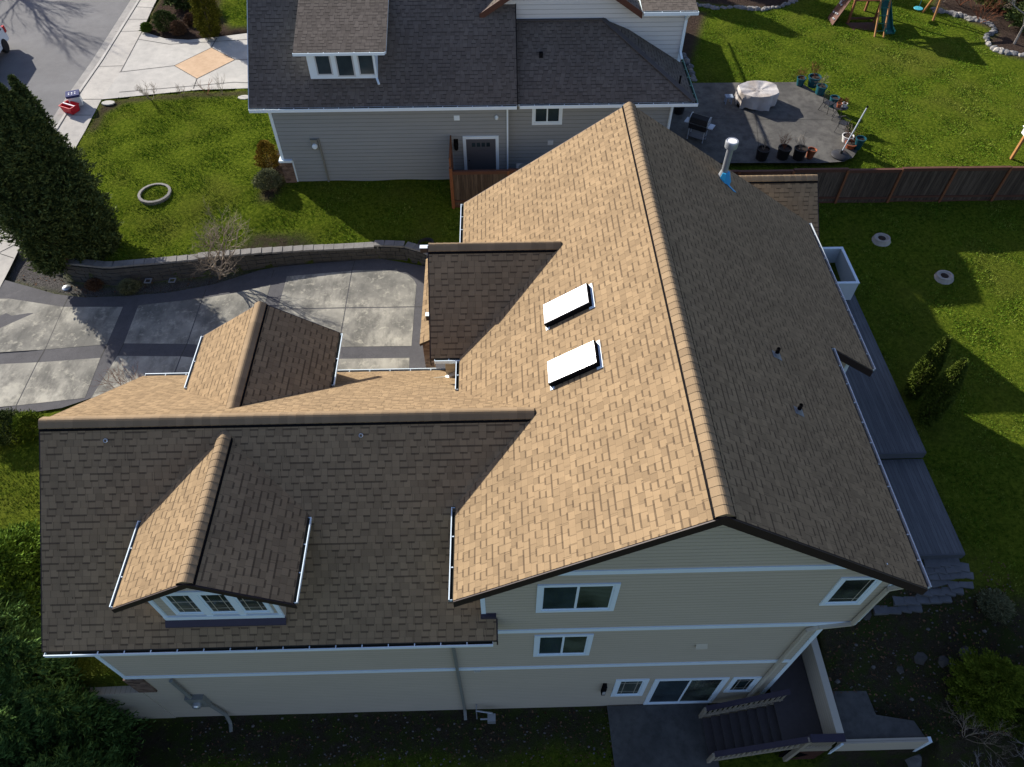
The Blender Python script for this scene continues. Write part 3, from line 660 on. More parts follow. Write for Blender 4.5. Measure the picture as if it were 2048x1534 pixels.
# skylights
nW=Vector((-sW,0,1)).normalized(); aW=Vector((1,0,sW)).normalized()
for cy in (6.9,4.86):
    c=Vector((2.43,cy,zW(2.43))); hl,hw,hh=.70,.37,.15
    ax,ay=aW*hl,Vector((0,hw,0)); q=[c-ax-ay,c+ax-ay,c+ax+ay,c-ax+ay]
    fa=MB().prism([c+aW*(hl+.07)-ay*1.2+nW*.012,c+aW*(hl+.07)+ay*1.2+nW*.012,c+aW*(hl-.1)+ay*1.2+nW*.012,c+aW*(hl-.1)-ay*1.2+nW*.012],nW*-.01); fb=MB().prism([c-aW*(hl+.035)-ay*1.22+nW*.012,c-aW*(hl-.08)-ay*1.22+nW*.012,c-aW*(hl-.08)+ay*1.03+nW*.012,c-aW*(hl+.035)+ay*1.03+nW*.012],nW*-.01)
    sk=part('skylight',MB().prism([p+nW*hh for p in q],-nW*hh),'vent_black')
    inn=[c-ax*.965-ay*.94,c+ax*.965-ay*.94,c+ax*.965+ay*.94,c-ax*.965+ay*.94]
    part('skylight_pane',MB().prism([p+nW*(hh+.022) for p in inn],-nW*.02),'skylight_white',sk); part('skylight_flashing',fa,'white_trim',sk); part('skylight_flashing',fb,'white_trim',sk)
# flue and pipes
def zz(x): return zE(x)
x,y=8.0,13.25
fl=part('flue_pipe',MB().lathe((x,y,zz(x)-.2),[(.105,0),(.105,1.35)],20).lathe((x,y,zz(x)+1.13),[(.13,0),(.2,.03),(.21,.22),(.19,.26),(.165,.26),(.165,.22),(.0,.22)],24),'galv',smooth=True)
part('flue_lid',MB().lathe((x,y,zz(x)+1.37),[(.0,0),(.15,0),(.15,.012),(0,.012)],24),'lamp_white',fl)
part('flue_flashing',MB().lathe((x,y,zz(x)-.12),[(.26,0),(.2,.14),(.12,.4),(.108,.42)],20),'lead',fl,smooth=True)
part('blue_membrane',MB().lathe((x+.04,y-.05,zz(x)-.1),[(.255,0),(.205,.14),(.135,.37),(.12,.38)],7).prism([(x+.02,y-.2,zz(x+.02)+.03),(x+.2,y-.22,zz(x+.2)+.03),(x+.42,y-.42,zz(x+.42)+.03),(x+.3,y-.46,zz(x+.3)+.03)],(0,0,-.02)),'blue_tape',fl)
for (x,y) in ((7.71,5.37),(7.83,3.62)):
    p=part('vent_pipe',MB().lathe((x,y,zE(x)-.1),[(.05,0),(.05,.36),(.042,.36),(.042,.25),(0,.25)],14),'vent_black',smooth=True)
    part('pipe_flashing',MB().lathe((x,y,zE(x)-.1),[(.12,0),(.09,.12),(.056,.2)],14).prism([(x-.11,y-.11,zE(x-.11)+.012),(x+.16,y-.11,zE(x+.16)+.012),(x+.16,y+.11,zE(x+.16)+.012),(x-.11,y+.11,zE(x-.11)+.012)],(0,0,-.01)),'lead',p,smooth=True)
def torus(c,r,rr,nrm=(0,0,1),n=12):
    nrm=Vector(nrm); a=nrm.orthogonal().normalized(); b=nrm.cross(a).normalized(); P=[Vector(c)+(a*math.cos(2*math.pi*k/n)+b*math.sin(2*math.pi*k/n))*r for k in range(n+1)]
    return MB().tube(P,rr,6)
for x in (-9.17,-2.9): part('roof_anchor',torus((x,YG-.42,zS(YG-.42)+.03),.045,.014,(0,-.62,.78)),'steel')
# windows
def window(x0,x1,z0,z1,y,parent,cols=1,trim=.105,glass='glass',muntin=None,name='window',sy=-1,sill=.0):
    w=MB(); yo=y+sy*.035
    def bx(m,a,b,c,d,y0,y1): m.box((a,min(y0,y1),c),(b,max(y0,y1),d))
    for a,b,c,d in ((x0,x1,z1-trim,z1),(x0,x1,z0,z0+trim),(x0,x0+trim,z0+trim,z1-trim),(x1-trim,x1,z0+trim,z1-trim)): bx(w,a,b,c,d,y,yo)
    win=part(name,w,'white_trim',parent)
    a,b,c,d=x0+trim,x1-trim,z0+trim,z1-trim; f=.05; s=MB(); ys=y+sy*.012
    for q in ((a,b,d-f,d),(a,b,c,c+f),(a,a+f,c+f,d-f),(b-f,b,c+f,d-f)): bx(s,*q,y-sy*.0,ys)
    for k in range(1,cols): m_=a+(b-a)*k/cols; bx(s,m_-f*.6,m_+f*.6,c+f,d-f,y,ys)
    part('sash',s,'white_trim',win)
    for k in range(cols):
        p=MB(); aa=a+(b-a)*k/cols+f*.6; bb=a+(b-a)*(k+1)/cols-f*.6; bx(p,aa,bb,c+f*.9,d-f*.9,y-sy*.002,y+sy*.004); part('pane',p,glass if not(glass=='mix') else ('glass' if k==0 else 'blind_glass'),win)
    if muntin:
        u=MB()
        for k in range(cols):
            aa=a+(b-a)*k/cols+f; bb=a+(b-a)*(k+1)/cols-f
            for fx in muntin[0]: xm=aa+(bb-aa)*fx; bx(u,xm-.008,xm+.008,c+f,d-f,y,y+sy*.009)
            for fz in muntin[1]: zm=c+f+(d-c-2*f)*fz; bx(u,aa,bb,zm-.008,zm+.008,y,y+sy*.0075)
        part('muntin',u,'muntin',win)
    return win
window(1.33,3.24,8.31,9.92,0,H,2,.11,'mix'); window(1.34,2.90,5.11,6.71,0,H,2,.11,'mix'); window(8.31,9.33,8.33,9.93,0,H,1,.11,'blind_glass',((.84,),(.14,)))
window(3.93,4.95,1.08,2.76,0,H,1,.13,'blind_glass',((.2,.8),(.18,.82))); window(7.55,8.42,1.2,2.68,0,H,1,.12,'glass',((.2,.8),(.18,.82)))
window(5.13,7.42,.06,2.70,0,H,2,.12,'mix',None,'patio_door')
wl=part('wall_lamp',MB().box((3.56,-.14,1.62),(3.68,0,2.42)),'vent_black'); part('lamp_glass',MB().box((3.575,-.155,1.75),(3.665,-.142,2.0)),'ac_grey',wl)
part('wall_vent',MB().prism([(5.8,-.001,5.72),(6.12,-.001,5.72),(6.12,-.09,5.56),(5.8,-.09,5.56)],(0,0,-.03)),'cream_metal')
part('wall_vent',MB().box((-.36,-.07,3.92),(-.16,0,4.02)),'cream_metal')
# meters
em=part('electric_meter',MB().box((-9.28,-.16,1.55),(-8.72,0,2.35)),'downspout_grey')
part('meter_dial',MB().lathe((0,0,0),[(.0,0),(.13,0),(.13,.1),(.09,.14),(0,.14)],18),'steel',em,smooth=True)
dl=em.children[0]; dl.matrix_parent_inverse=Matrix.Identity(4); dl.matrix_local=Matrix.Translation((-9.02,-.16,1.92))@Matrix.Rotation(R(90),4,'X')
part('conduit',MB().tube([(-9.1,-.09,4.0),(-9.1,-.09,2.3)],.055).tube([(-8.78,-.09,1.6),(-8.6,-.1,.4),(-8.55,-.25,.0),(-8.5,-.5,-.1)],.06),'downspout_grey',em,smooth=True)
gm=part('gas_meter',MB().box((-.06,-.52,.12),(.2,-.28,.42)),'galv')
part('gas_pipe',MB().tube([(-.42,-.02,.55),(-.42,-.22,.55),(.1,-.32,.62),(.1,-.36,.3)],.028).tube([(-.42,-.22,.55),(-.42,-.3,-.1)],.02).tube([(.02,-.45,.15),(.02,-.45,-.15)],.025).tube([(-.3,-.4,.25),(.0,-.4,.25)],.03),'galv',gm,smooth=True)
# garage dormers
def dormer(dx,ridge_y0,ridge_y1,dz,w,ez,meet,sgn):
    """ridge_y0 = where the ridge meets the big roof, ridge_y1 = gable end"""
    D=part('dormer',MB().box((0,0,0),(.01,.01,.01)),'tan_siding'); bpy.data.objects.remove(D)
    slope=(dz-ez)/w; yi=ridge_y1-sgn*.30
    mb=MB(); wi=w-.58
    zb=(zN(yi) if sgn>0 else zS(yi))-.35
    back=(YG+(ZG-dz)/sN if sgn>0 else YG-(ZG-dz)/sS)
    mb.prism([(dx-wi,yi,zb),(dx+wi,yi,zb),(dx+wi,yi,ez+.58*slope-.1),(dx,yi,dz-.1),(dx-wi,yi,ez+.58*slope-.1)],(0,-sgn*1.9,0))
    D=part('dormer',mb,'tan_siding')
    for s_ in (-1,1):
        roof('dormer_roof_slope',[(dx,ridge_y0,dz),(dx,ridge_y1,dz),(dx+s_*w,ridge_y1,ez),(dx+s_*w,meet,ez)],D,th=.08)
        gutter(D,(dx+s_*w,ridge_y1-sgn*.02,ez-.012),(dx+s_*w,meet+sgn*.1,ez-.012),(s_,0,0),w=.09,h=.08,hang=.7)
    b=MB()
    for s_ in (-1,1): b.prism([(dx,ridge_y1,dz-.012),(dx+s_*(w+.05),ridge_y1,ez-.05*slope-.012),(dx+s_*(w+.05),ridge_y1,ez-.05*slope-.21),(dx,ridge_y1,dz-.21)],(0,sgn*.035,0))
    part('rake_board',b,'brown_fascia',D)
    ridge('ridge_cap',(dx,ridge_y1,dz),(dx,ridge_y0-sgn*.05,dz),(-1,0,-slope),(1,0,-slope),D,wid=.20)
    return D
dormer(-6.424,4.74,8.576,10.598,2.075,9.243,YG+(ZG-9.243)/sN,1)
DS=dormer(-6.267,YG-(ZG-10.949)/sS,-.219,10.949,2.03,9.703,YG-(ZG-9.703)/sS,-1)
yd=.081
for x0,x1 in ((-7.30,-6.66),(-6.50,-5.84),(-5.72,-5.08)): window(x0-.06,x1+.06,8.5,9.72,yd,DS,1,.07,'blind_glass',((.22,.78),(.2,.6)))
mb=MB(); mb.box((-7.72,.04,9.72),(-4.82,yd,9.84)); mb.box((-7.72,.035,8.22),(-4.82,yd,8.40)); mb.box((-7.72,.045,8.40),(-7.62,yd,9.6)); mb.box((-4.92,.045,8.40),(-4.82,yd,9.6))
for xm in (-6.58,-5.78): mb.box((xm-.075,.05,8.40),(xm+.075,yd,9.72))
part('window_trim',mb,'white_trim',DS); part('sill_flashing',MB().prism([(-7.74,.06,8.24),(-4.8,.06,8.24),(-4.8,-.09,8.10),(-7.74,-.09,8.10)],(0,0,-.05)),'rail_purple',DS)
# entry beam ends and pillar
for u,v in ((847,492),(859,627)):
    x,y=xy(u,v,9.7); b=part('beam_end',MB().box((x-.12,y-.07,9.46),(-1.40,y+.07,9.66)),'brown_fascia'); part('beam_cap',MB().box((x-.13,y-.08,9.66),(-1.46,y+.08,9.68)),'white_trim',b)
x,y=xy(854,668,8.8); part('porch_pillar',MB().box((x-.14,y-.3,3.9),(x+.14,y+.1,8.8)),'veneer'); part('pillar_cap',MB().box((x-.2,y-.02,8.8),(x+.16,y+.14,8.9)),'cream_metal')
# ------------------------------------------------------------------ deck, enclosure, landing and stairs
DK=thing('deck','dark blue-grey timber deck on two levels along the tan house','deck',(12.6,10,4))
mb=MB(); mb.box((9.0,7.12,4.06),(15.58,18.1,4.1)); part('upper_boards',mb,'deck',DK); mb=MB(); mb.box((9.0,3.40,3.71),(15.58,7.05,3.75)); part('lower_boards',mb,'deck',DK)
mb=MB()
mb.box((9.0,7.07,3.78),(15.62,7.12,4.09)); mb.box((15.58,7.12,3.78),(15.63,18.1,4.09)); mb.box((9.0,3.35,3.42),(15.62,3.40,3.74)); mb.box((15.58,3.40,3.42),(15.63,7.05,3.74))
part('fascia_board',mb,'deck_edge',DK)
part('corner_step',MB().prism([(10.0,7.05,3.93),(11.6,7.05,3.93),(10.0,5.9,3.93)],(0,0,-.16)),'deck',DK)
for x in (12.5,15.0): part('post',MB().box((x,3.5,2.6),(x+.2,3.7,3.5)),'concrete',DK)
EN=thing('walled_enclosure','open box of white painted boards on the far end of the deck','enclosure',(14.4,15.8,4.1))
x0,x1,y0_,y1_,z0,z1=13.0,15.36,14.76,16.98,4.1,5.05; mb=MB()
for a,b in (((x0,y0_,z0),(x1,y0_+.07,z1)),((x0,y1_-.07,z0),(x1,y1_,z1)),((x1-.07,y0_+.07,z0),(x1,y1_-.07,z1)),((x0,y0_+.07,z0),(x0+.07,y1_-.07,z1))): mb.box(a,b)
part('side_boards',mb,'grey_trim',EN)
mb=MB()
for a,b in (((x0-.02,y0_-.02,z1),(x1+.02,y0_+.09,z1+.03)),((x0-.02,y1_-.09,z1),(x1+.02,y1_+.02,z1+.03)),((x1-.09,y0_+.09,z1),(x1+.02,y1_-.09,z1+.03))): mb.box(a,b)
part('top_cap',mb,'white_trim',EN)
LD=thing('staircase','dark timber stairs with baluster rail rising from the lower patio to a landing','stairs',(8.3,-1.2,0))
LZ=1.62; n=9; x0,x1=7.02,9.3
for i in range(n):
    xa=x0+(x1-x0)*i/n; xb=x0+(x1-x0)*(i+1)/n+.03; zt=LZ*(i+1)/n*.985
    part('tread',MB().box((xa-.03,-1.72,zt-.04),(xb,-.52,zt)),'stair_wood',LD); part('riser',MB().box((xa+.0,-1.70,zt-.18),(xa+.02,-.54,zt-.041)),'deck_edge',LD)
part('landing_boards',MB().box((8.96,-1.78,LZ-.04),(10.24,3.2,LZ)),'stair_wood',LD)
mb=MB()
for y in (-1.77,-.49): part('stringer',MB().prism([(x0-.08,y,0),(x0-.08,y,.22),(x1,y,LZ),(x1,y,LZ-.3),(x0+.3,y,0)],(0,.045,0)),'baluster',LD)
ra=MB(); bl=MB()
for y,xa,xb in ((-1.79,6.98,9.45),(-.45,6.98,9.2)):
    ra.prism([(xa,y-.07,.98),(xb,y-.07,LZ+1.0),(xb,y+.09,LZ+1.0),(xa,y+.09,.98)],(0,0,-.05))
    k=int((xb-xa)/.14)
    for i in range(k+1):
        x=xa+.05+(xb-xa-.1)*i/k; zb=max(.0,LZ*(x-x0)/(x1-x0)); zt=.98+(LZ+.02)*(x-xa)/(xb-xa)
        part('baluster',MB().box((x-.022,y-.02,zb+.05),(x+.022,y+.02,zt-.05)),'baluster',LD)
    bl.beam((xa,y,.2),(xb,y,LZ+.18),.05,.07)
    bl.box((xa-.06,y-.05,0),(xa+.05,y+.05,.97))
ra.box((9.45,-1.88,LZ+.98),(10.45,-1.66,LZ+1.03)); 
for i in range(8): x=9.62+i*.095; part('baluster',MB().box((x-.022,-1.81,LZ+.1),(x+.022,-1.77,LZ+.98)),'baluster',LD)
bl.box((9.4,-1.83,LZ+.05),(10.35,-1.75,LZ+.14)); bl.box((9.38,-1.85,0),(9.50,-1.73,LZ+.98)); bl.box((9.4,-1.84,LZ-.3),(10.35,-1.79,LZ+.04))
part('handrail',ra,'rail_purple',LD); part('rail_frame',bl,'baluster',LD)
part('guard_wall',MB().box((10.26,-1.75,.0),(10.42,3.3,LZ+.99)),'tan_siding',LD); part('guard_cap',MB().box((10.24,-1.65,LZ+.99),(10.46,3.3,LZ+1.02)),'cream_metal',LD)
la=MB()
for i in range(16):
    x=9.5+i*.055; la.beam((x,-1.80,.05),(min(10.35,x+.6),-1.80,.05+min(.6,10.35-x)),.015,.01); la.beam((x,-1.81,1.2),(min(10.35,x+.6),-1.81,1.2-min(.6,10.35-x)),.015,.01)
part('lattice',la,'cedar_dark',LD)
part('underside_panel',MB().box((9.3,-1.7,-.1),(10.25,-1.66,LZ-.05)),'vent_black',LD)
LW=thing('low_wall','pale sided retaining wall end beside the stair landing','wall',(12,-1.8,0))
part('wall_face',MB().prism([(10.58,-1.8,-.3),(10.58,-1.8,2.0),(13.27,-1.8,2.0),(13.27,-1.8,-.3)],(0,.12,0)),'tan_siding',LW)
part('end_trim',MB().box((10.54,-1.83,-.3),(10.62,-1.79,2.01)).box((13.2,-1.83,-.3),(13.3,-1.67,2.01)),'white_trim',LW)
SW=tag(MB().prism([(-16,-.02,-.4),(-16,-.02,2.2),(-13,-.02,2.5),(-10.44,-.02,2.72),(-10.44,-.02,-.4)],(0,.32,0)).build('side_wall',[M['tan_siding']]),'tan garden wall continuing left from the garage corner under the tree','wall')
# ------------------------------------------------------------------ the grey neighbour house
NH=thing('grey_house','grey neighbour house with dark shingle roofs and white trimmed dormer','house',(0,24,5))
def npart(name,mb,mats,parent=None,**k): return mb.build(name,[M[m] for m in ([mats] if isinstance(mats,str) else mats)],parent or NH,**k)
NYW=22.38; PN=.78; PB=.62; EZN=8.97
zA=lambda y:EZN+(y-(NYW-.4))*PN
zB=lambda y:8.93+(y-(NYW-.3))*PB
XA0,XA1=-9.9,1.52
mb=MB()
mb.prism([(-9.25,NYW,4.6),(-9.25,NYW,zA(NYW)-.12),(-9.25,28.0,zA(28)-.12),(-9.25,33.6,zA(NYW)-.12),(-9.25,33.6,4.6)],(10.37,0,0))
npart('garage_wall',mb,'grey_siding')
npart('kitchen_wall',MB().box((1.12,NYW+.32,4.6),(8.42,27,8.75)),'grey_siding')
onA=lambda u,v,y0,z0,p_=PN:(lambda q:CAM+q*((z0-CAM[2]+p_*(CAM[1]-y0))/(q[2]-p_*q[1])))(ray(u,v)); BY=float(onA(1120,38,NYW-.3,8.93,PB)[1]); e1=ony(1397,22,BY-.35); ez_=float(e1[2])+.02; xe0_=float(ony(1285,23,BY-.35)[0]); print('ez',ez_,xe0_,e1)
mb=MB(); mb.box((1.3,BY,4.6),(9.05,29.3,ez_-.1)); mb.box((3.0,29.301,4.6),(9.05,40.0,7.9)); mb.prism([(xe0_-6.9,BY,ez_-.1),(xe0_-.1,BY,ez_-.1),(xe0_-3.5,BY,ez_+2.1)],(0,.55,0)); npart('tall_wall',mb,'pale_siding')
def nroof(name,pts,th=.1,side='white_trim',parent=None): return MB().prism(pts,(0,0,-th),0,1,1).build(name,[M['grey_shingle'],M[side]],parent or NH)
nroof('garage_roof_slope',[(XA0,NYW-.4,zA(NYW-.4)),(XA1,NYW-.4,zA(NYW-.4)),(XA1,28,zA(28)),(XA0,28,zA(28))])
nroof('garage_roof_slope',[(XA0,28.001,zA(28)),(XA1,28.001,zA(28)),(XA1,34.0,zA(NYW-.4)),(XA0,34.0,zA(NYW-.4))])
# hip wing
hx=float(onA(1205,38,NYW-.3,8.93,PB)[0])
nroof('wing_roof_slope',[(1.54,NYW-.3,8.93),(9.18,NYW-.3,8.93),(hx,BY+.0,zB(BY)),(1.54,BY,zB(BY))])
nroof('wing_roof_slope',[(9.185,NYW-.3,8.93),(9.185,BY+1.0,8.93),(hx+.4,BY+1.0,zB(BY)),(hx+.005,BY,zB(BY))])
npart('hip_cap',MB().beam((9.18,NYW-.3,8.96),(hx,BY-.02,zB(BY)+.03),.24,.03),'grey_cap')
npart('hip_cap',MB().beam((1.56,BY-.05,zB(BY)+.01),(hx,BY-.05,zB(BY)+.01),.2,.03),'grey_cap')
npart('roof_edge',MB().prism([(XA1+.002,NYW-.42,zA(NYW-.42)+.02),(XA1+.002,27.9,zA(27.9)+.02),(XA1+.002,27.9,zA(27.9)-.2),(XA1+.002,NYW-.42,zA(NYW-.42)-.2)],(.03,0,0)),'vent_black')
npart('roof_edge',MB().prism([(XA0-.002,NYW-.42,zA(NYW-.42)+.01),(XA0-.002,27.9,zA(27.9)+.01),(XA0-.002,27.9,zA(27.9)-.18),(XA0-.002,NYW-.42,zA(NYW-.42)-.18)],(-.03,0,0)),'grey_trim')
gutter(NH,(XA0,NYW-.4,8.96),(XA1-.02,NYW-.4,8.96),(0,-1,0),mat='white_trim',w=.13,h=.13)
gutter(NH,(1.62,NYW-.3,8.92),(9.3,NYW-.3,8.92),(0,-1,0),mat='white_trim',w=.13,h=.13)
gutter(NH,(9.185,NYW-.3,8.92),(9.185,BY+.9,8.92),(1,0,0),mat='patina',w=.13,h=.13)
# tall block roof: eave slope right of the brown rake, cross gable to its left
e1=ony(1397,22,BY-.35); ez=float(e1[2])+.02; e0=ony(1285,23,BY-.35); xe0,xe1=float(e0[0]),float(e1[0])
BZ2=ez
nroof('upper_roof_slope',[(xe0,BY-.35,ez),(xe1,BY-.35,ez),(xe1,27.4,ez+2.3*.12),(xe0,27.4,ez+2.3*.12)])
nroof('upper_roof_slope',[(xe0,27.401,ez+2.3*.12),(xe1,27.401,ez+2.3*.12),(xe1,29.7,ez),(xe0,29.7,ez)])
nroof('upper_roof_slope',[(xe0-.001,BY-.38,ez-.02),(xe0-.001,BY+.7,ez-.02),(xe0-3.5,BY+.7,ez+2.25),(xe0-3.5,BY-.38,ez+2.25)],side='red_fascia')
nroof('upper_roof_slope',[(xe0-7.0,BY-.38,ez-.02),(xe0-7.0,BY+.7,ez-.02),(xe0-3.501,BY+.7,ez+2.25),(xe0-3.501,BY-.38,ez+2.25)],side='red_fascia')
nroof('rear_roof_slope',[(9.5,29.75,8.0),(9.5,40.4,8.0),(6.0,40.4,10.2),(6.0,29.75,10.2)])
npart('rake_board',MB().prism([(xe0,BY-.40,ez-.0),(xe0-3.5,BY-.40,ez+2.27),(xe0-3.5,BY-.40,ez+1.98),(xe0,BY-.40,ez-.28)],(0,-.05,0)),'red_fascia')
npart('rake_board',MB().prism([(xe0-7.0,BY-.40,ez-.0),(xe0-3.5,BY-.40,ez+2.27),(xe0-3.5,BY-.40,ez+1.98),(xe0-7.0,BY-.40,ez-.28)],(0,-.05,0)),'red_fascia')
gutter(NH,(xe0+.06,BY-.36,ez-.01),(xe1,BY-.36,ez-.01),(0,-1,0),w=.13,h=.13)
def nspout(path,w=.09,mat='white_trim'):
    mb=MB()
    for a,b in zip(path,path[1:]): mb.beam(a,b,w,w*.8)
    return npart('downspout',mb,mat)
nspout([(9.0,BY-.42,ez-.15),(8.98,BY-.07,ez-.5),(8.98,BY-.07,9.55),(9.05,BY-.35,9.3)],.10)
nspout([(1.14,NYW-.45,8.85),(1.10,NYW-.06,8.6),(1.10,NYW-.06,5.0)])
nspout([(8.65,NYW-.3,8.8),(8.38,NYW+.26,8.5),(8.38,NYW+.26,5.0)])
npart('corner_trim',MB().box((-9.28,NYW-.025,6.2),(-9.15,NYW,8.9)),'white_trim'); npart('corner_trim',MB().box((8.33,NYW+.295,4.9),(8.45,NYW+.32,8.7)),'white_trim'); npart('corner_trim',MB().box((8.94,BY-.025,9.0),(9.08,BY,ez-.1)),'white_trim')
npart('stone_pilaster',MB().box((-9.34,NYW-.10,4.8),(-8.83,NYW+.5,6.1)),'veneer'); npart('pilaster_cap',MB().box((-9.38,NYW-.15,6.1),(-8.79,NYW+.52,6.2)),'white_trim'); npart('corner_trim',MB().box((-8.83,NYW-.03,4.8),(-8.76,NYW-.001,6.1)),'white_trim')
# shed dormer
dy=float(onA(690,157,NYW-.4,EZN)[1]); Q=lambda u,v,o=0: ony(u,v,dy-o)
dz1=float(Q(680,104,.4)[2]); xl,xr_=float(Q(585,104,.4)[0]),float(Q(772,104,.4)[0]); wl_,wr_=float(Q(622,158)[0]),float(Q(756,155)[0]); wb=float(Q(690,157)[2])
mb=MB(); mb.prism([(wl_,dy,wb-.05),(wl_,dy,dz1-.02),(wl_,dy+2.6,dz1+.72),(wl_,dy+2.6,wb)],(wr_-wl_,0,0))
ND=npart('shed_dormer',mb,'white_trim')
nroof('dormer_roof',[(xl,dy-.4,dz1),(xr_,dy-.4,dz1),(xr_,28.0,dz1+(28.4-dy)*.33),(xl,28.0,dz1+(28.4-dy)*.33)],parent=ND)
gutter(ND,(xl,dy-.4,dz1),(xr_-.05,dy-.4,dz1),(0,-1,0),w=.11,h=.1)
for a,b in (((629,112),(664,147)),((670,109),(709,150)),((715,111),(749,147))):
    p0=Q(*a); p1=Q(*b); xa,xb,zb,za=float(p0[0])+.02,float(p1[0]),float(p0[2]),float(p1[2])
    wn_=npart('window',MB().box((xa-.06,dy-.02,za-.06),(xb+.06,dy-.001,zb+.05)),'grey_trim',ND); npart('pane',MB().box((xa,dy-.028,za),(xb,dy-.018,zb)),'glass',wn_)
mb=MB(); xd=wr_-.05
for a,b in (((xd+.2,dy-.45,dz1-.1),(xd,dy-.06,dz1-.25)),((xd,dy-.06,dz1-.25),(xd,dy-.06,wb+.05)),((xd,dy-.06,wb+.05),(xd+.1,dy-.3,wb-.12))): mb.beam(a,b,.085,.07)
npart('downspout',mb,'white_trim',ND)
# openings and small wall items
def nwin(x0,x1,z0,z1,y,cols): 
    w=window(x0,x1,z0,z1,y,NH,cols,.11,'glass'); return w
nwin(2.2,3.55,7.58,8.62,NYW+.32,2)
dr=npart('door',MB().box((-.78,NYW-.02,5.05),(.56,NYW+.001,7.12)),'door_grey')
fr=MB(); fr.box((-.92,NYW-.045,5.05),(-.78,NYW,7.26)); fr.box((.56,NYW-.045,5.05),(.70,NYW,7.26)); fr.box((-.78,NYW-.045,7.12),(.56,NYW,7.26)); npart('door_frame',fr,'white_trim',dr)
for i in range(4): npart('door_lite',MB().box((-.52+i*.22,NYW-.03,6.72),(-.36+i*.22,NYW-.018,6.92)),'glass',dr)
for i in range(2): npart('door_panel',MB().box((-.62+i*.60,NYW-.032,5.2),(-.12+i*.6,NYW-.02,6.5)),'door_grey',dr)
npart('door_handle',MB().lathe((-.68,NYW-.07,6.0),[(0,0),(.035,.02),(.0,.06)],8),'vent_black',dr)
sc=npart('wall_light',MB().box((-1.33,NYW-.03,6.78),(-1.13,NYW,7.12)),'vent_black'); npart('lamp_shade',MB().lathe((-1.23,NYW-.12,6.62),[(.05,0),(.09,.05),(.1,.3),(.04,.4),(0,.42)],10),'vent_black',sc)
npart('wall_plate',MB().box((-1.25,NYW-.03,8.05),(-1.0,NYW,8.28)),'white_trim'); npart('wall_plate',MB().box((2.95,NYW+.29,6.55),(3.2,NYW+.32,6.78)),'grey_trim')
npart('security_lamp',MB().lathe((.62,NYW-.08,8.1),[(0,0),(.07,.02),(.09,.12),(.03,.2),(0,.2)],10),'white_trim')
me_=npart('meter_box',MB().box((-7.72,NYW-.14,6.75),(-7.42,NYW,7.25)),'downspout_grey'); dl=npart('meter_dial',MB().lathe((0,0,0),[(0,0),(.12,0),(.12,.08),(.08,.12),(0,.12)],14),'white_trim',me_)
dl.matrix_parent_inverse=Matrix.Identity(4); dl.matrix_local=Matrix.Translation((-7.57,NYW-.14,6.95))@Matrix.Rotation(R(90),4,'X')
npart('conduit',MB().tube([(-7.38,NYW-.05,7.25),(-7.34,NYW-.05,5.0)],.05),'downspout_grey',me_)
vp=onA(1082,112,NYW-.3,8.93,PB); npart('roof_vent',MB().box((vp[0]-.08,vp[1]-.08,vp[2]-.1),(vp[0]+.08,vp[1]+.08,vp[2]+.16)),'vent_black')
npart('vent_pipe',MB().lathe((8.6,23.0,9.2),[(.04,0),(.04,.42),(0,.42)],10),'vent_black')
AC=thing('air_conditioner','pale grey air conditioner unit behind the grey house side door','air conditioner',(1.95,21.75,5))
npart('casing',MB().box((1.5,21.45,5.05),(2.35,22.15,5.95)),'ac_grey',AC); npart('fan_grille',MB().lathe((1.92,21.8,5.95),[(.32,0),(.34,.02),(.1,.025),(0,.025)],20),'downspout_grey',AC)
# ------------------------------------------------------------------ fences
def fence(name,label,x0,x1,y,n,z0f,h,cap=True,boards='fence_old'):
    f=thing(name,label,'fence',(x0,y,float(z0f(x0))))
    for i in range(n):
        a=x0+(x1-x0)*i/n; b=x0+(x1-x0)*(i+1)/n; z=float(z0f((a+b)/2))+rnd.uniform(-.05,.05)
        MB().box((a+.05,y-.012,z+.08),(b-.05,y+.012,z+h-.04)).build('board_panel',[M[boards]],f)
        MB().box((a,y-.06,z+h-.04),(b,y+.07,z+h+.0)).build('top_rail',[M['cedar_dark']],f)
        MB().box((a,y-.05,z+h-.16),(b,y-.012,z+h-.045)).build('upper_rail',[M['cedar_dark']],f)
        MB().box((a,y-.05,z+.26),(b,y-.013,z+.36)).build('lower_rail',[M['cedar_dark']],f)
        MB().box((a+.02,y-.02,z-.04),(b-.02,y+.02,z+.08)).build('kick_board',[M['cedar_dark']],f)
    for i in range(n+1):
        a=x0+(x1-x0)*i/n; z=float(z0f(a)); MB().box((a-.05,y-.085,z-.2),(a+.05,y+.03,z+h-.05)).build('post',[M['cedar']],f)
    return f
zf_=lambda x:4.70
fence('backyard_fence','weathered plank fence with reddish posts dividing the two back yards','fence',0,0,1) if 0 else None
FB=fence('plank_fence','long weathered plank fence with reddish posts dividing the two back lawns',8.9,28.4,20.5,8,lambda x:4.70,1.85)
FS=fence('plank_fence','short plank fence with orange cedar frame screening the grey house side door',-1.42,3.6,20.5,2,lambda x:4.88,1.9)
MB().box((-1.48,20.55,4.9),(-1.42,22.3,7.35)).build('return_panel',[M['cedar']],FS)
MB().box((-1.50,20.42,4.8),(-1.36,20.56,6.9)).build('post',[M['cedar']],FS)
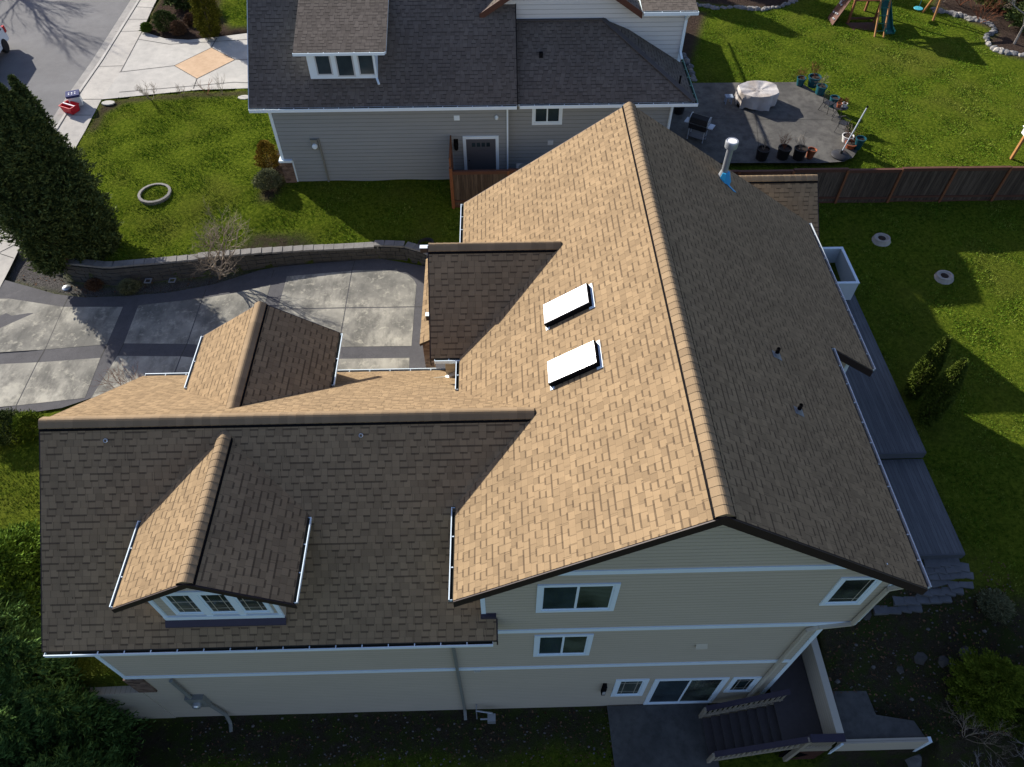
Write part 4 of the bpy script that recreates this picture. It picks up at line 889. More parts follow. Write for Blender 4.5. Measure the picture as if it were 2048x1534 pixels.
# ------------------------------------------------------------------ block retaining wall along the driveway
RWL=thing('retaining_wall','curved grey block retaining wall between the driveway and the upper lawn','wall',(-10,17.5,3.9))
pts=[]; 
for a,b in zip(WALL,WALL[1:]):
    n=max(1,round(math.hypot(b[0]-a[0],b[1]-a[1])/.1))
    pts+=[(a[0]+(b[0]-a[0])*k/n,a[1]+(b[1]-a[1])*k/n) for k in range(n)]
pts.append(WALL[-1]); P_=np.array(pts); sl_=np.r_[0,np.cumsum(np.hypot(*np.diff(P_,axis=0).T))]
at=lambda s:(np.interp(s,sl_,P_[:,0]),np.interp(s,sl_,P_[:,1]))
mb=MB(); cp=MB(); Lw=sl_[-1]
def wtop(s):
    x=at(s)[0]; return 3.9+.36+.50*float(sstep(-19.9,-18.6,x))-.40*float(sstep(-15.5,-6,x))+(.0 if x<-12.1 else .07)+(.09 if x>-4.7 else 0)
for c in range(6):
    s=(.2 if c%2 else 0)
    while s<Lw:
        w=rnd.uniform(.36,.46); e=min(Lw,s+w); z0=3.72+c*.19
        if z0+.1<wtop((s+e)/2):
            a=np.array(at(s+.008)); b=np.array(at(e-.008)); d=b-a; l=np.hypot(*d); nrm=np.array([-d[1],d[0]])/max(l,1e-6)
            off=.022*c+rnd.uniform(-.012,.012); z1=min(z0+.182,wtop((s+e)/2))
            q=[a+nrm*off,b+nrm*off,b+nrm*(off+.28),a+nrm*(off+.28)]
            mb.prism([(*p,z1) for p in q],(0,0,z0-z1))
        s=e
s=0
while s<Lw:
    e=min(Lw,s+.44); a=np.array(at(s+.006)); b=np.array(at(e-.006)); d=b-a; l=np.hypot(*d); nrm=np.array([-d[1],d[0]])/max(l,1e-6); z=wtop((s+e)/2)
    q=[a+nrm*.07,b+nrm*.07,b+nrm*.42,a+nrm*.42]; cp.prism([(*p,z+.09) for p in q],(0,0,-.09)); s=e
mb.build('wall_blocks',[M['glacier_block']],RWL); cp.build('capstones',[M['cap_block']],RWL)
# ------------------------------------------------------------------ foliage helpers
def leaves(name,P,D,size,mat,parent=None,local=True,aspect=.5,jit=.5):
    """one rhombic leaf spray per point P pointing along D (numpy arrays)"""
    n=len(P); D=D+rng.normal(0,jit,(n,3)); D/=np.linalg.norm(D,axis=1)[:,None]+1e-9
    a=rng.normal(0,1,(n,3)); s=np.cross(D,a); s/=np.linalg.norm(s,axis=1)[:,None]+1e-9
    L=size*rng.uniform(.6,1.3,n)[:,None]; w=L*aspect*.5; nn=np.cross(D,s)*L*rng.uniform(-.2,.2,n)[:,None]
    v=np.stack([P-D*L*.25,P+D*L*.3+s*w+nn,P+D*L,P+D*L*.3-s*w+nn],1).reshape(-1,3)
    return npmesh(name,v,np.arange(4*n).reshape(-1,4),mat,parent,local)
def cone_points(n,h,r,prof,inner=.55,lumps=10,amp=.25,seed=0):
    """points through the outer shell of a crown of height h; prof(t) gives the radius share at height share t"""
    g=np.random.default_rng(seed); t=g.uniform(0,1,n); a=g.uniform(0,2*np.pi,n)
    lump=1+amp*np.sin(a*3+t*lumps+seed)*np.cos(t*lumps*1.7+a*2)+amp*.6*np.sin(a*7-t*23)
    rr=r*prof(t)*lump*np.sqrt(g.uniform(inner**2,1,n))
    P=np.stack([rr*np.cos(a),rr*np.sin(a),t*h],1); D=np.stack([np.cos(a),np.sin(a),np.full(n,.55)],1)
    return P,D
def branches(seed,base,length,rad,levels,spread=.6,n=3,up=.15,gn=None,lean=(0,0,1)):
    rr=random.Random(seed); mb=MB()
    def grow(p,d,l,r_,k):
        q=[p]; dd=Vector(d)
        for i in range(3):
            dd=(dd+Vector((rr.gauss(0,.16),rr.gauss(0,.16),rr.gauss(0,.1)+up*.3))).normalized(); q.append(q[-1]+dd*l/3)
        mb.tube(q,[r_,r_*.86,r_*.72,r_*.55],5 if r_>.02 else 3)
        if k<=0: return
        for i in range(n+(1 if rr.random()<.4 else 0)):
            o=q[rr.choice((1,2,3,3))]; ax=Vector((rr.gauss(0,1),rr.gauss(0,1),rr.gauss(0,.6))).normalized()
            nd=(dd+ax*spread*rr.uniform(.7,1.4)+Vector((0,0,up))).normalized(); grow(o,nd,l*rr.uniform(.58,.82),r_*.58,k-1)
    for d in (gn or [lean]): grow(Vector(base),Vector(d).normalized(),length,rad,levels)
    return mb
V3=lambda p:(float(p[0]),float(p[1]),float(p[2]))
def conifer(name,label,loc,h,r,prof,nleaf,size,mat,seed,stems=1,lean=(0,0),amp=.28,group=None,aspect=.45,cat='tree',inner=.5):
    T=thing(name,label,cat,V3(loc),group)
    Ps=[];Ds=[]
    g=random.Random(seed)
    tb=MB()
    for k in range(stems):
        ox,oy=(0,0) if k==0 else (g.uniform(-.58,.58)*r,g.uniform(-.58,.58)*r); hk=h*(1 if k==0 else g.uniform(.72,.95)); rk=r*(1 if stems==1 else g.uniform(.62,.8) if stems<8 else g.uniform(.40,.62))
        P,D=cone_points(nleaf//stems,hk,rk,prof,inner,9+k*2,amp,seed*7+k); P+=np.array([ox,oy,.05]); P[:,0]+=lean[0]*P[:,2]/h; P[:,1]+=lean[1]*P[:,2]/h
        Ps.append(P);Ds.append(D); tb.tube([(ox*.6,oy*.6,-.1),(ox+lean[0]*.5,oy+lean[1]*.5,hk*.5),(ox+lean[0]*hk/h,oy+lean[1]*hk/h,hk*.95)],[.07*h/3,.045*h/3,.012],7)
    leaves('crown',np.concatenate(Ps),np.concatenate(Ds),size,mat,T,True,aspect)
    tb.build('trunk',[M['bark']],T,local=True); return T
flame=lambda t:np.sqrt(np.clip(np.sin(np.pi*(t*.86+.12)),0,1))*(1-t**3*.55)
pyram=lambda t:(1-t)**.75*np.clip(t*6+.55,0,1)
dome=lambda t:np.sqrt(np.clip(1-(t*1.02-.02)**2,0,1))*np.clip(.55+t*2.2,0,1)
# ------------------------------------------------------------------ trees and shrubs
conifer('conifer_tree','big dark many-topped conifer between the sidewalk and the upper lawn',(-17.3,18.0,4.5),8.3,1.95,lambda t:np.clip(.36+t*1.9,0,1.05)*(1-t)**.7,190000,.13,M['leaf_dark'],3,11,amp=.55,lean=(-.35,.1))
conifer('cypress_tree','tall dark cedar with drooping sprays over the lower left corner of the tan house',(-12.95,-1.35,-.3),5.6,2.0,lambda t:(1-t)**.6*np.clip(t*5+.75,0,1),110000,.15,M['leaf_cedar'],5,8,amp=.5,aspect=.32)
conifer('cypress_tree','mid green cedar between the tall dark one and the sunlit hedge conifer',(-13.9,.9,2.4),4.3,1.5,dome,60000,.13,M['leaf_cedar'],8,4,amp=.45,aspect=.35)
conifer('cypress_tree','sunlit green conifer beside the left edge of the garage roof',(-14.7,2.9,2.9),3.3,1.7,dome,70000,.12,M['leaf_hedge'],9,5,amp=.45,aspect=.4)
conifer('columnar_cypress','narrow upright cypress by the deck, the farther of the pair',(16.25,9.9,3.75),3.0,.40,flame,12000,.085,M['leaf_cypress'],11,1,amp=.06,group='pair of upright cypresses by the deck',lean=(.1,.2))
conifer('columnar_cypress','narrow upright cypress by the deck, the nearer of the pair',(16.35,8.75,3.7),3.05,.46,flame,14000,.085,M['leaf_cypress'],12,1,amp=.06,group='pair of upright cypresses by the deck',lean=(.15,.3))
p=gp(1935,1400); conifer('arborvitae','bright green rounded arborvitae at the right edge below the lawn',p,2.7,.85,dome,38000,.08,M['leaf_lime'],13,1,amp=.42)
p=gp(2030,1425); conifer('arborvitae','darker rounded arborvitae half hidden behind the bright green one',p,2.4,.95,dome,30000,.08,M['leaf_cypress'],14,1,amp=.3)
p=gp(425,72); conifer('yew_column','yellow green upright yew at the neighbour driveway bed',p,3.3,.72,flame,20000,.085,M['leaf_yew'],15,1,amp=.3)
for i,(u,v,h,r,mt,lb) in enumerate(((20,868,.95,.75,'leaf_box','rounded clipped bush at the driveway end, the larger left one'),(66,862,.85,.55,'leaf_lime','small yellow green clipped bush touching the garage ridge end'),
    (335,58,1.0,.75,'leaf_box','olive green mounded bush in the mulch bed by the sidewalk'),(360,68,.7,.5,'leaf_brown','dark purple low bush beside the olive one in the mulch bed'),(295,63,.45,.35,'leaf_hedge','tiny green shrub at the mulch bed corner by the sidewalk'),(385,47,.55,.45,'leaf_brown','sparse small brown bush in the middle of the mulch bed'),
    (541,335,1.35,.55,'leaf_gold','golden orange bush against the stone corner of the grey house'),(540,372,.75,.65,'leaf_pale','pale green bush on the lawn corner below the golden one'),(262,583,.55,.42,'leaf_pale','yellowish tuft bush below the retaining wall'),(192,575,.35,.35,'leaf_brown','reddish brown low bush below the retaining wall'),
    (1985,1215,.35,.55,'leaf_pale','twiggy brown ground shrub above the arborvitae'),(1990,1415,.9,.7,'leaf_gold','rusty orange shrub below the arborvitae'))):
    p=gp(u,v) if v>560 or u>300 or True else None
    conifer('bush',lb,p,h,r,dome,int(7000*r+1500),.075 if r>.5 else .06,M[mt],20+i,1,amp=.22,cat='shrub')
def bare(name,label,loc,seed,length,rad,levels,mat,gn=None,spread=.6,n=3,cat='bare shrub',up=.15):
    T=thing(name,label,cat,V3(loc))
    branches(seed,(0,0,-.05),length,rad,levels,spread,n,up,gn).build('branches',[M[mat]],T,local=True,uv=False); return T
bare('bare_shrub','leafless tangled shrub leaning over the retaining wall above the driveway',(-11.6,17.0,3.9),31,1.25,.05,5,'twig',[(.2,.3,1),(-.5,.2,.9),(.6,-.2,.8)],.75)
bare('bare_shrub','round grey leafless shrub at the lawn corner by the neighbour driveway',gp(303,200),33,.42,.02,4,'twig',[(0,0,1),(.5,.3,.8),(-.5,.2,.8),(.1,-.5,.8)],.6)
bare('bare_shrub','small grey leafless shrub in the strip below the driveway diamond',gp(366,192),34,.3,.015,3,'twig',[(0,0,1),(.5,.3,.9),(-.4,.2,.9)],.5)
bare('bare_shrub','thin upright twigs between the driveway and the lawn, left clump',gp(415,188),35,.45,.012,2,'rust_twig',[(0,0,1),(.3,.1,1),(-.3,0,1),(.1,.3,1)],.35)
bare('bare_shrub','thin upright twigs between the driveway and the lawn, right clump',gp(445,188),36,.5,.012,2,'twig',[(0,0,1),(.3,.1,1),(-.3,0,1),(.1,.3,1)],.35)
bare('bare_shrub','reddish leafless twigs at the driveway edge behind the garage roof',(-13.3,10.4,3.9),37,.75,.016,3,'rust_twig',[(.2,.1,1),(-.4,.2,1),(.5,-.1,1),(0,.4,1),(-.7,0,.8)],.4)
bare('bare_tree','pale leafless tree in the stone edged bed at the top right',gp(2028,88),38,1.6,.075,5,'pale_bark',[(.15,.2,1)],.7)
bare('bare_tree','pale leafless tree spreading over the bottom right corner',gp(2090,1575),39,1.15,.07,5,'pale_bark',[(-.5,.2,.8),(-.8,.1,.4),(.3,.1,.9)],.75,up=.05)
bare('bare_tree','tall leafless street tree whose branches shade the road',(-34.5,46.5,4.9),40,3.0,.16,5,'bark',[(0,0,1)],.65)
bare('bare_shrub','brown leafless brush filling the bottom right slope',gp(1930,1475),41,.6,.014,4,'twig',[(.3,.1,.8),(-.6,.2,.6),(.5,-.4,.6),(0,.6,.6)],.7)
for i,(u,v) in enumerate(((1920,10),(1985,20),(2040,25),(1885,5),(1960,45))):
    bare('bare_shrub',['brown leafless bush behind the swing post','dark leafless bush in the middle of the far right bed','dense leafless bush by the top right corner','thin leafless bush nearest the swing post','low leafless bush at the stone edge of the far right bed'][i],gp(u,v),50+i,.75,.022,4,'twig' if i%2 else 'rust_twig',[(0,0,1),(.6,.2,.8),(-.6,.2,.8),(.1,-.6,.8)],.65)
p=gp(1995,8); conifer('bush','dark evergreen bush in the far right bed behind the leafless ones',p,1.5,1.4,dome,6000,.2,M['leaf_dark'],60,1,amp=.3,cat='shrub')
p=gp(2060,55); conifer('bush','dark evergreen bush behind the pale leafless tree',p,1.7,1.3,dome,6000,.2,M['leaf_dark'],61,1,amp=.3,cat='shrub')
p=gp(375,12); conifer('bush','dark evergreen shrub with white flecks at the top of the mulch bed',p,1.5,1.1,dome,5000,.18,M['leaf_dark'],62,1,amp=.3,cat='shrub')
for i,(x,y,h) in enumerate(((4.5,49.5,8.5),(9.0,51.0,9.5),(14.0,52.5,9.0))):  # out-of-view conifers, added only to shade the far lawn
    conifer('conifer_tree',['tall conifer beyond the grey house, nearest to it','tall conifer beyond the grey house, middle one','tall conifer beyond the grey house, nearest to the play set'][i],(x,y,5.0),h,2.6,pyram,6000,.5,M['leaf_dark'],70+i,1,amp=.25)
# ------------------------------------------------------------------ stones
def stones(name,cat,group,L,lab,mats,rmin,rmax,dz=0):
    for i,(u,v) in enumerate(L):
        p=gp(u,v); r_=rnd.uniform(rmin,rmax)
        o=MB().rock((0,0,0),r_*rnd.uniform(.9,1.5),r_,r_*rnd.uniform(.6,.9),0,i*13+len(L)).build(name,[M[rnd.choice(mats)]]); o.location=(p[0],p[1],p[2]+dz); o.rotation_euler=(0,0,rnd.uniform(0,3))
        tag(o,lab,cat,group)
def along(L,n):
    A=np.array(L,float); s=np.r_[0,np.cumsum(np.hypot(*np.diff(A,axis=0).T))]; t=np.linspace(0,s[-1],n)
    return [(float(np.interp(q,s,A[:,0])+rnd.uniform(-2,2)),float(np.interp(q,s,A[:,1])+rnd.uniform(-1.2,1.2))) for q in t]
stones('border_stone','stone','stones edging the bed behind the grey house',along([(1395,10),(1440,17),(1480,15),(1525,21),(1555,14),(1590,3)],30),'pale stone in the wavy row edging the bed behind the grey house',['cap_block'],.13,.22)
stones('border_stone','stone','stones edging the far right bed',along([(1868,20),(1905,28),(1932,36),(1960,42),(1985,52),(1992,62),(1975,70),(1972,82),(1985,98),(2012,106),(2050,112)],42),'pale stone in the curved row edging the far right bed',['cap_block','dark_stone','stone'],.13,.26)
stones('border_stone','stone','stones along the grey house east wall',along([(1368,110),(1380,140),(1388,160)],9),'grey stone in the row along the east wall of the grey house',['dark_stone','cap_block'],.14,.22)
stones('boulder','stone','boulders on the garden slope',[(1735,1225),(1840,1310),(1885,1318),(1930,1300),(1800,1335),(1965,1275)],'dark boulder half sunk in the garden slope right of the house',['glacier_block'],.14,.30,-.12)
p=gp(1862,1512); o=MB().rock((0,0,0),.42,.34,.55,0,5).build('boulder',[M['dark_stone']]); o.location=(13.65,-1.95,.1); tag(o,'grey green boulder at the outer end of the pale low wall','stone')
# pebbles: too many to count
def pebbles():
    mb=MB(); k=0
    for (xa,xb,ya,yb,n) in ((-10,4,-1.7,-.1,230),(10.8,17,-1.6,3.3,330),(-10,3.5,-3,-1.6,40)):
        for i in range(n):
            x=rnd.uniform(xa,xb); y=rnd.uniform(ya,yb); r_=rnd.uniform(.012,.035)*(2.2 if rnd.random()<.05 else 1); mb.rock((x,y,float(lawn(x,y))+.0),r_*1.3,r_,r_*.8,0,i,5)
    o=mb.build('pebbles',[M['pebble']]); o['kind']='stuff'; o['label']='loose pale pebbles scattered on the soil below the house'; o['category']='pebbles'
pebbles()
def litter():
    n=2600; x=np.r_[rng.uniform(-10,4,n//3),rng.uniform(10.7,17,n//2),rng.uniform(-22,-9,n-n//3-n//2)]; y=np.r_[rng.uniform(-3.2,-.1,n//3),rng.uniform(-1.7,3.4,n//2),rng.uniform(15.8,17.4,n-n//3-n//2)]
    P=np.stack([x,y,lawn(x,y)+.02],1); D=np.stack([rng.normal(0,1,n),rng.normal(0,1,n),rng.normal(0,.12,n)],1)
    o=leaves('leaf_litter',P,D,.075,M['leaf_brown'],None,True,.7,.1); o['kind']='stuff'; o['label']='brown fallen leaves scattered over the soil beds'; o['category']='leaf litter'
litter()
# flagstones stepping down from the deck
rows=[[(1862,1127),(1885,1124),(1905,1122)],[(1858,1140),(1880,1138),(1903,1136),(1922,1134)],[(1868,1152),(1890,1150),(1912,1149),(1932,1148)],[(1855,1165),(1878,1163),(1905,1168),(1930,1168)],[(1848,1182),(1872,1182),(1895,1180),(1912,1178)],[(1800,1200),(1822,1200),(1845,1198),(1868,1196),(1888,1194)],[(1760,1218),(1785,1218),(1808,1216),(1828,1214)]]
base=MB().prism([(-.21,-.16,0),(.2,-.17,.0),(.22,.15,0),(-.19,.17,0)],(0,0,-.12)).build('flagstone',[M['dark_stone']]); first=True; k=0
for rI,rw in enumerate(rows):
    for (u,v) in rw:
        o=base if first else base.copy()
        if not first: COL.objects.link(o)
        first=False; p=gp(u,v); o.location=(p[0],p[1],p[2]+.05); o.rotation_euler=(rnd.uniform(-.05,.05),rnd.uniform(-.05,.05),rnd.uniform(-.25,.25)); o.scale=(rnd.uniform(.9,1.2),rnd.uniform(.85,1.1),1)
        tag(o,'flat dark paving stone in the rows stepping down from the deck end','paving stone','paving stones below the deck')
# stone ring on the upper lawn
SR=thing('stone_ring','oval ring of flat grey stones set in the upper lawn','stone ring',V3(gp(310,388)))
for i in range(16):
    a=2*math.pi*i/16; c_,s_=math.cos(a),math.sin(a); MB().prism([(c_*.62-s_*.13*q,s_*.62+c_*.13*q,.09) for q in (-1,1)]+[(c_*.74-s_*.14*q,s_*.74+c_*.14*q,.08) for q in (1,-1)],(0,0,-.16)).build('ring_stone',[M['cap_block']],SR,local=True)
for lb,(u,v) in (('pale tree stump on the back lawn near the fence, in shade',(1762,480)),('pale tree stump on the sunlit back lawn',(1887,555))):
    S_=thing('tree_stump',lb,'tree stump',V3(gp(u,v)),'two stumps on the back lawn')
    MB().lathe((0,0,0),[(.40,-.05),(.33,.08),(.31,.16),(.24,.17),(.20,.11),(.0,.10)],18,sx=1.15).build('stump',[M['stone']],S_,local=True); MB().lathe((0,0,0),[(.0,.105),(.17,.115),(.05,.15),(0,.15)],10).build('rotten_core',[M['soil_dark']],S_,local=True)
# ------------------------------------------------------------------ grey house patio furniture
PZ=4.975
T=thing('covered_table','round patio table set under a wrinkled beige rain cover','table',(*xy(1510,205,PZ),PZ))
def cover():
    cor=[(-1.02,.42),(-.42,.86),(.62,.86),(1.08,.40),(1.02,-.42),(.40,-.84),(-.55,-.84),(-1.06,-.36)]; ring=[]
    for a,b in zip(cor,cor[1:]+cor[:1]): ring+=[(a[0]+(b[0]-a[0])*k/6,a[1]+(b[1]-a[1])*k/6) for k in range(6)]
    n=len(ring); vs=[]
    for li,(z,k) in enumerate(((.0,1.0),(.3,.99),(.58,.985),(.74,.97),(.775,.945),(.745,.6),(.715,.2))):
        for q,(x,y) in enumerate(ring):
            f_=(.055*math.sin(q*1.31)+.045*math.sin(q*2.2+1)+.03*math.sin(q*.7))*(1-li/3.4) if li<3 else 0
            hang=.16*max(0,math.sin(q*.55+.5))+.04*math.sin(q*1.7) if li==0 else 0
            vs.append((x*(k+f_),y*(k+f_),z+hang+(.02*math.sin(q*.9)*(li>=4))))
    f=[]; L=7
    for i in range(L-1):
        for k in range(n): f.append((i*n+k,i*n+(k+1)%n,(i+1)*n+(k+1)%n,(i+1)*n+k))
    f.append(tuple(range((L-1)*n,L*n)))
    mb=MB(); mb.v=vs; mb.f=f; mb.m=[0]*len(f); return mb.build('rain_cover',[M['cover_cloth']],T,smooth=True,local=True)
cover()
MB().lathe((-.8,-.3,0),[(.25,0),(.27,.12),(0,.12)],14).lathe((.6,.2,0),[(.2,0),(.2,.1),(0,.1)],12).build('table_foot',[M['vent_black']],T,local=True)
o=MB().box((-.2,-.17,.35),(.2,.17,.41)).box((-.17,-.14,0),(-.12,-.1,.35)).box((.12,-.14,0),(.17,-.1,.35)).box((-.17,.1,0),(-.12,.14,.35)).box((.12,.1,0),(.17,.14,.35)).build('stool',[M['stool_blue']]); o.location=(*xy(1455,206,PZ),PZ); tag(o,'small blue grey stool beside the covered table','stool')
G=thing('barbecue_grill','black barbecue grill with open lid and steel side shelves beside the grey house','grill',(*xy(1392,278,PZ),PZ)); G.rotation_euler=(0,0,R(-32))
MB().box((-.45,-.25,.62),(.45,.25,.86)).build('firebox',[M['dark_metal']],G,local=True)
MB().prism([(-.45,.28,.90),(-.45,.24,1.18),(-.45,.02,1.30),(-.45,-.18,1.18),(-.45,-.24,.92)],(.9,0,0)).build('lid',[M['dark_metal']],G,local=True)
MB().box((-.47,-.26,.90),(-.45,.28,1.16)).box((.45,-.26,.90),(.47,.28,1.16)).tube([(-.47,-.26,.92),(-.47,-.19,1.2),(-.47,.02,1.32),(-.47,.25,1.2)],.02).tube([(.47,-.26,.92),(.47,-.19,1.2),(.47,.02,1.32),(.47,.25,1.2)],.02).build('lid_trim',[M['steel']],G,local=True)
for x in (-.72,.48): MB().box((x,-.22,.84),(x+.26,.24,.88)).build('side_shelf',[M['aluminium']],G,local=True)
for x in (-.42,.38):
    for y in (-.22,.18): MB().box((x,y,0),(x+.04,y+.04,.62)).build('leg',[M['aluminium']],G,local=True)
MB().box((-.42,-.22,.15),(.42,.22,.18)).build('bottom_shelf',[M['dark_metal']],G,local=True); MB().box((-.4,-.24,.872),(.4,.2,.885)).build('grate',[M['galv']],G,local=True)
def pot(label,u,v,r_,h,mat,plant=None,group=None,taper=.72,tilt=0):
    T=thing('plant_pot',label,'plant pot',(*xy(u,v,PZ),PZ),group); T.rotation_euler=(tilt,0,rnd.uniform(0,3))
    MB().lathe((0,0,0),[(r_*taper,0),(r_*.98,h*.9),(r_*1.06,h*.9),(r_*1.06,h),(r_*.92,h),(r_*.9,h*.84)],20).build('pot_body',[M[mat]],T,smooth=True,local=True)
    MB().lathe((0,0,0),[(r_*.91,h*.85),(0,h*.88)],16).build('soil',[M['soil_dark']],T,local=True)
    if plant: branches(int(u),(0,0,h*.85),r_*1.1,.012,3,.6,3,.1,[(.2,.1,1),(-.4,.2,1),(.4,-.3,.9),(-.1,-.4,1),(.6,.3,.8)]).build('dry_plant',[M[plant]],T,local=True,uv=False)
    return T
G_='potted plants around the patio'
pot('small teal pot at the lawn edge, leftmost of the three teal pots',1599,170,.24,.42,'pot_teal','rust_twig',G_); pot('largest teal pot, middle of the three at the lawn edge',1624,172,.33,.55,'pot_teal','rust_twig',G_); pot('bright teal square pot nearest the chairs of the three at the lawn edge',1639,187,.27,.45,'pot_teal','twig',G_,.85)
pot('dark teal pot standing behind the metal chairs',1664,212,.24,.5,'pot_teal',None,G_,.8)
pot('wide black pot, leftmost of the row along the fence',1522,317,.31,.55,'pot_black','twig',G_,.85); pot('wide black pot with dry stems, middle of the row along the fence',1564,315,.31,.55,'pot_black','rust_twig',G_,.85); pot('wide black pot next to the terracotta pot',1596,316,.31,.55,'pot_black','twig',G_,.85)
pot('tilted terracotta pot at the end of the row along the fence',1618,315,.22,.45,'pot_terracotta',None,G_,.7,.12)
pot('white pot with dry grass at the patio corner',1692,283,.28,.34,'pot_white','twig',G_); pot('low terracotta bowl with dry plant at the patio corner',1699,295,.28,.26,'pot_terracotta','rust_twig',G_); pot('tall teal pot at the patio corner edge',1714,297,.24,.58,'pot_teal',None,G_,.6)
pot('black pot against the grey house corner by the grill',1357,225,.3,.5,'pot_black',None,G_,.8)
def chair(label,u,v,rot):
    T=thing('patio_chair',label,'chair',(*xy(u,v,PZ),PZ),'black metal patio chairs'); T.rotation_euler=(0,0,rot)
    MB().box((-.22,-.2,.44),(.22,.22,.47)).build('seat',[M['dark_metal']],T,local=True)
    mb=MB()
    mb.tube([(-.2,.21,.46),(-.2,.30,.9),(0,.33,1.0),(.2,.30,.9),(.2,.21,.46)],.016,6)
    for i in range(5): x=-.14+i*.07; mb.tube([(x,.22,.48),(x,.315,.93)],.008,4)
    mb.build('backrest',[M['dark_metal']],T,local=True)
    for x in (-1,1):
        MB().tube([(x*.2,-.18,.45),(x*.25,-.26,0)],.015,5).build('leg',[M['dark_metal']],T,local=True); MB().tube([(x*.2,.2,.45),(x*.24,.32,0)],.015,5).build('leg',[M['dark_metal']],T,local=True)
        MB().tube([(x*.22,-.18,.47),(x*.24,-.16,.66),(x*.24,.24,.68)],.014,5).build('armrest',[M['dark_metal']],T,local=True)
chair('black metal patio chair, farther left one near the teal pot',1652,222,.6); chair('black metal patio chair nearer the umbrella base',1682,262,2.5)
T=thing('bistro_table','small black metal table holding two pots','table',(*xy(1672,238,PZ),PZ)); MB().lathe((0,0,0),[(.0,.68),(.36,.68),(.36,.71),(0,.71)],20).build('tabletop',[M['dark_metal']],T,local=True)
for i in range(4): a=i*math.pi/2+.4; MB().tube([(.1*math.cos(a),.1*math.sin(a),.68),(.3*math.cos(a),.3*math.sin(a),0)],.015,5).build('leg',[M['dark_metal']],T,local=True)
bx,by=xy(1672,238,PZ)
for lb,dx,m_,pl_ in (('small terracotta pot with red plant on the black table',-.14,'pot_terracotta','rust_twig'),('small white pot on the black table',.14,'pot_white','rust_twig')):
    T=pot(lb,1672,238,.13,.2,m_,pl_,G_); T.location=(bx+dx,by-.05,PZ+.71)
U=thing('umbrella_base','round black umbrella base carrying a bare leaning aluminium pole','umbrella stand',(*xy(1680,311,PZ),PZ))
MB().lathe((0,0,0),[(.44,0),(.45,.05),(.36,.12),(.08,.15),(.06,.3),(.03,.3)],24).build('base',[M['dark_metal']],U,smooth=True,local=True); MB().tube([(0,0,.1),(.42,.1,2.5)],.032,8).build('pole',[M['aluminium']],U,local=True); MB().lathe((.42,.1,2.48),[(.045,0),(.045,.08),(0,.08)],8).build('pole_cap',[M['vent_black']],U,local=True)
# lamp post behind the fence
p=gp(2022,318); L_=thing('bird_house','white bird house on a cedar post behind the fence','bird house',V3(p)); MB().box((-.06,-.06,-.1),(.06,.06,1.35)).build('post',[M['pine']],L_,local=True)
MB().box((-.16,-.16,1.35),(.16,.16,1.68)).build('box',[M['lamp_white']],L_,local=True); MB().prism([(-.24,-.22,1.68),(.24,-.22,1.68),(0,-.22,1.84)],(0,.44,0)).build('roof',[M['lamp_white']],L_,local=True)
# ------------------------------------------------------------------ play set
p=gp(1760,72); px_,py_,pz_=V3(p)
PS=thing('play_set','wooden play set with green slide, rope ladder and climbing ramp','play set',(px_+.05,py_+1.75,pz_))
def pp(mb,name,mat): return mb.build(name,[M[mat]],PS,local=True)
for x in (-1.5,.1):
    for y in (-.1,1.5): pp(MB().box((x-.06,y-.06,-.1),(x+.06,y+.06,2.9)),'post','cedar')
pp(MB().box((-1.6,-.2,1.35),(.2,1.6,1.42)),'platform','cedar'); pp(MB().prism([(-1.9,-.4,2.8),(.5,-.4,2.8),(-.7,-.4,3.6)],(0,2.3,0)),'canopy','cedar_dark')
for z in (.25,1.8,2.1): pp(MB().box((-1.55,-.15,z),(.15,-.08,z+.12)),'rail','cedar_dark')
pp(MB().prism([(-1.4,-1.0,.0),(-.1,-1.0,.0),(.15,-.1,.06),(-1.65,-.1,.06)],(0,0,-.06)),'sandbox','cedar_dark')
mb=MB(); mb.prism([(-1.6,.2,1.4),(-1.6,1.2,1.4),(-2.5,.7,.0),(-2.5,-.3,.0)],(0,0,-.07)); pp(mb,'climbing_ramp','cedar_dark')
for i in range(10): t_=rnd.uniform(.08,.92); y=rnd.uniform(.15,.9)+.3*(1-t_)*0; pp(MB().rock((-1.6-.9*t_,y+.2-.5*t_,1.42-1.4*t_),.08,.06,.06,0,i),'climbing_hold','pot_white')
sl=MB(); pathc=[(.30,.1,1.4),(.34,-.3,1.15),(.38,-.9,.65),(.40,-1.4,.28),(.42,-1.9,.2)]
for a,b in zip(pathc,pathc[1:]): sl.beam(a,b,.5,.05); sl.beam((a[0]-.26,a[1],a[2]+.08),(b[0]-.26,b[1],b[2]+.08),.05,.2); sl.beam((a[0]+.26,a[1],a[2]+.08),(b[0]+.26,b[1],b[2]+.08),.05,.2)
pp(sl,'slide','slide_green')
for x in (-.1,.45): pp(MB().tube([(x-.35,-1.95,-.05),(x,.0,2.3)],.055,8),'ladder_side','pine')
for i in range(6): t_=.12+i*.14; x0_=-.45+.35*t_; y=-1.95+1.95*t_; z=2.35*t_; pp(MB().tube([(x0_,y,z),(x0_+.55,y,z)],.022,6),'rope_rung','rope_green')
p=gp(1866,42); SWG=thing('swing_frame','timber swing frame post carrying a blue disc swing','swing',V3(p)); 
MB().tube([(0,0,-.1),(.1,.5,2.3)],.07,8).build('leg',[M['pine']],SWG,local=True); MB().tube([(-.2,1.2,-.1),(.1,.5,2.3)],.07,8).build('leg',[M['pine']],SWG,local=True); MB().beam((.15,.5,2.35),(-3.2,.5,2.5),.12,.16).build('top_beam',[M['pine']],SWG,local=True); MB().box((-.1,.3,2.1),(.3,.7,2.2)).build('bracket',[M['lamp_white']],SWG,local=True)
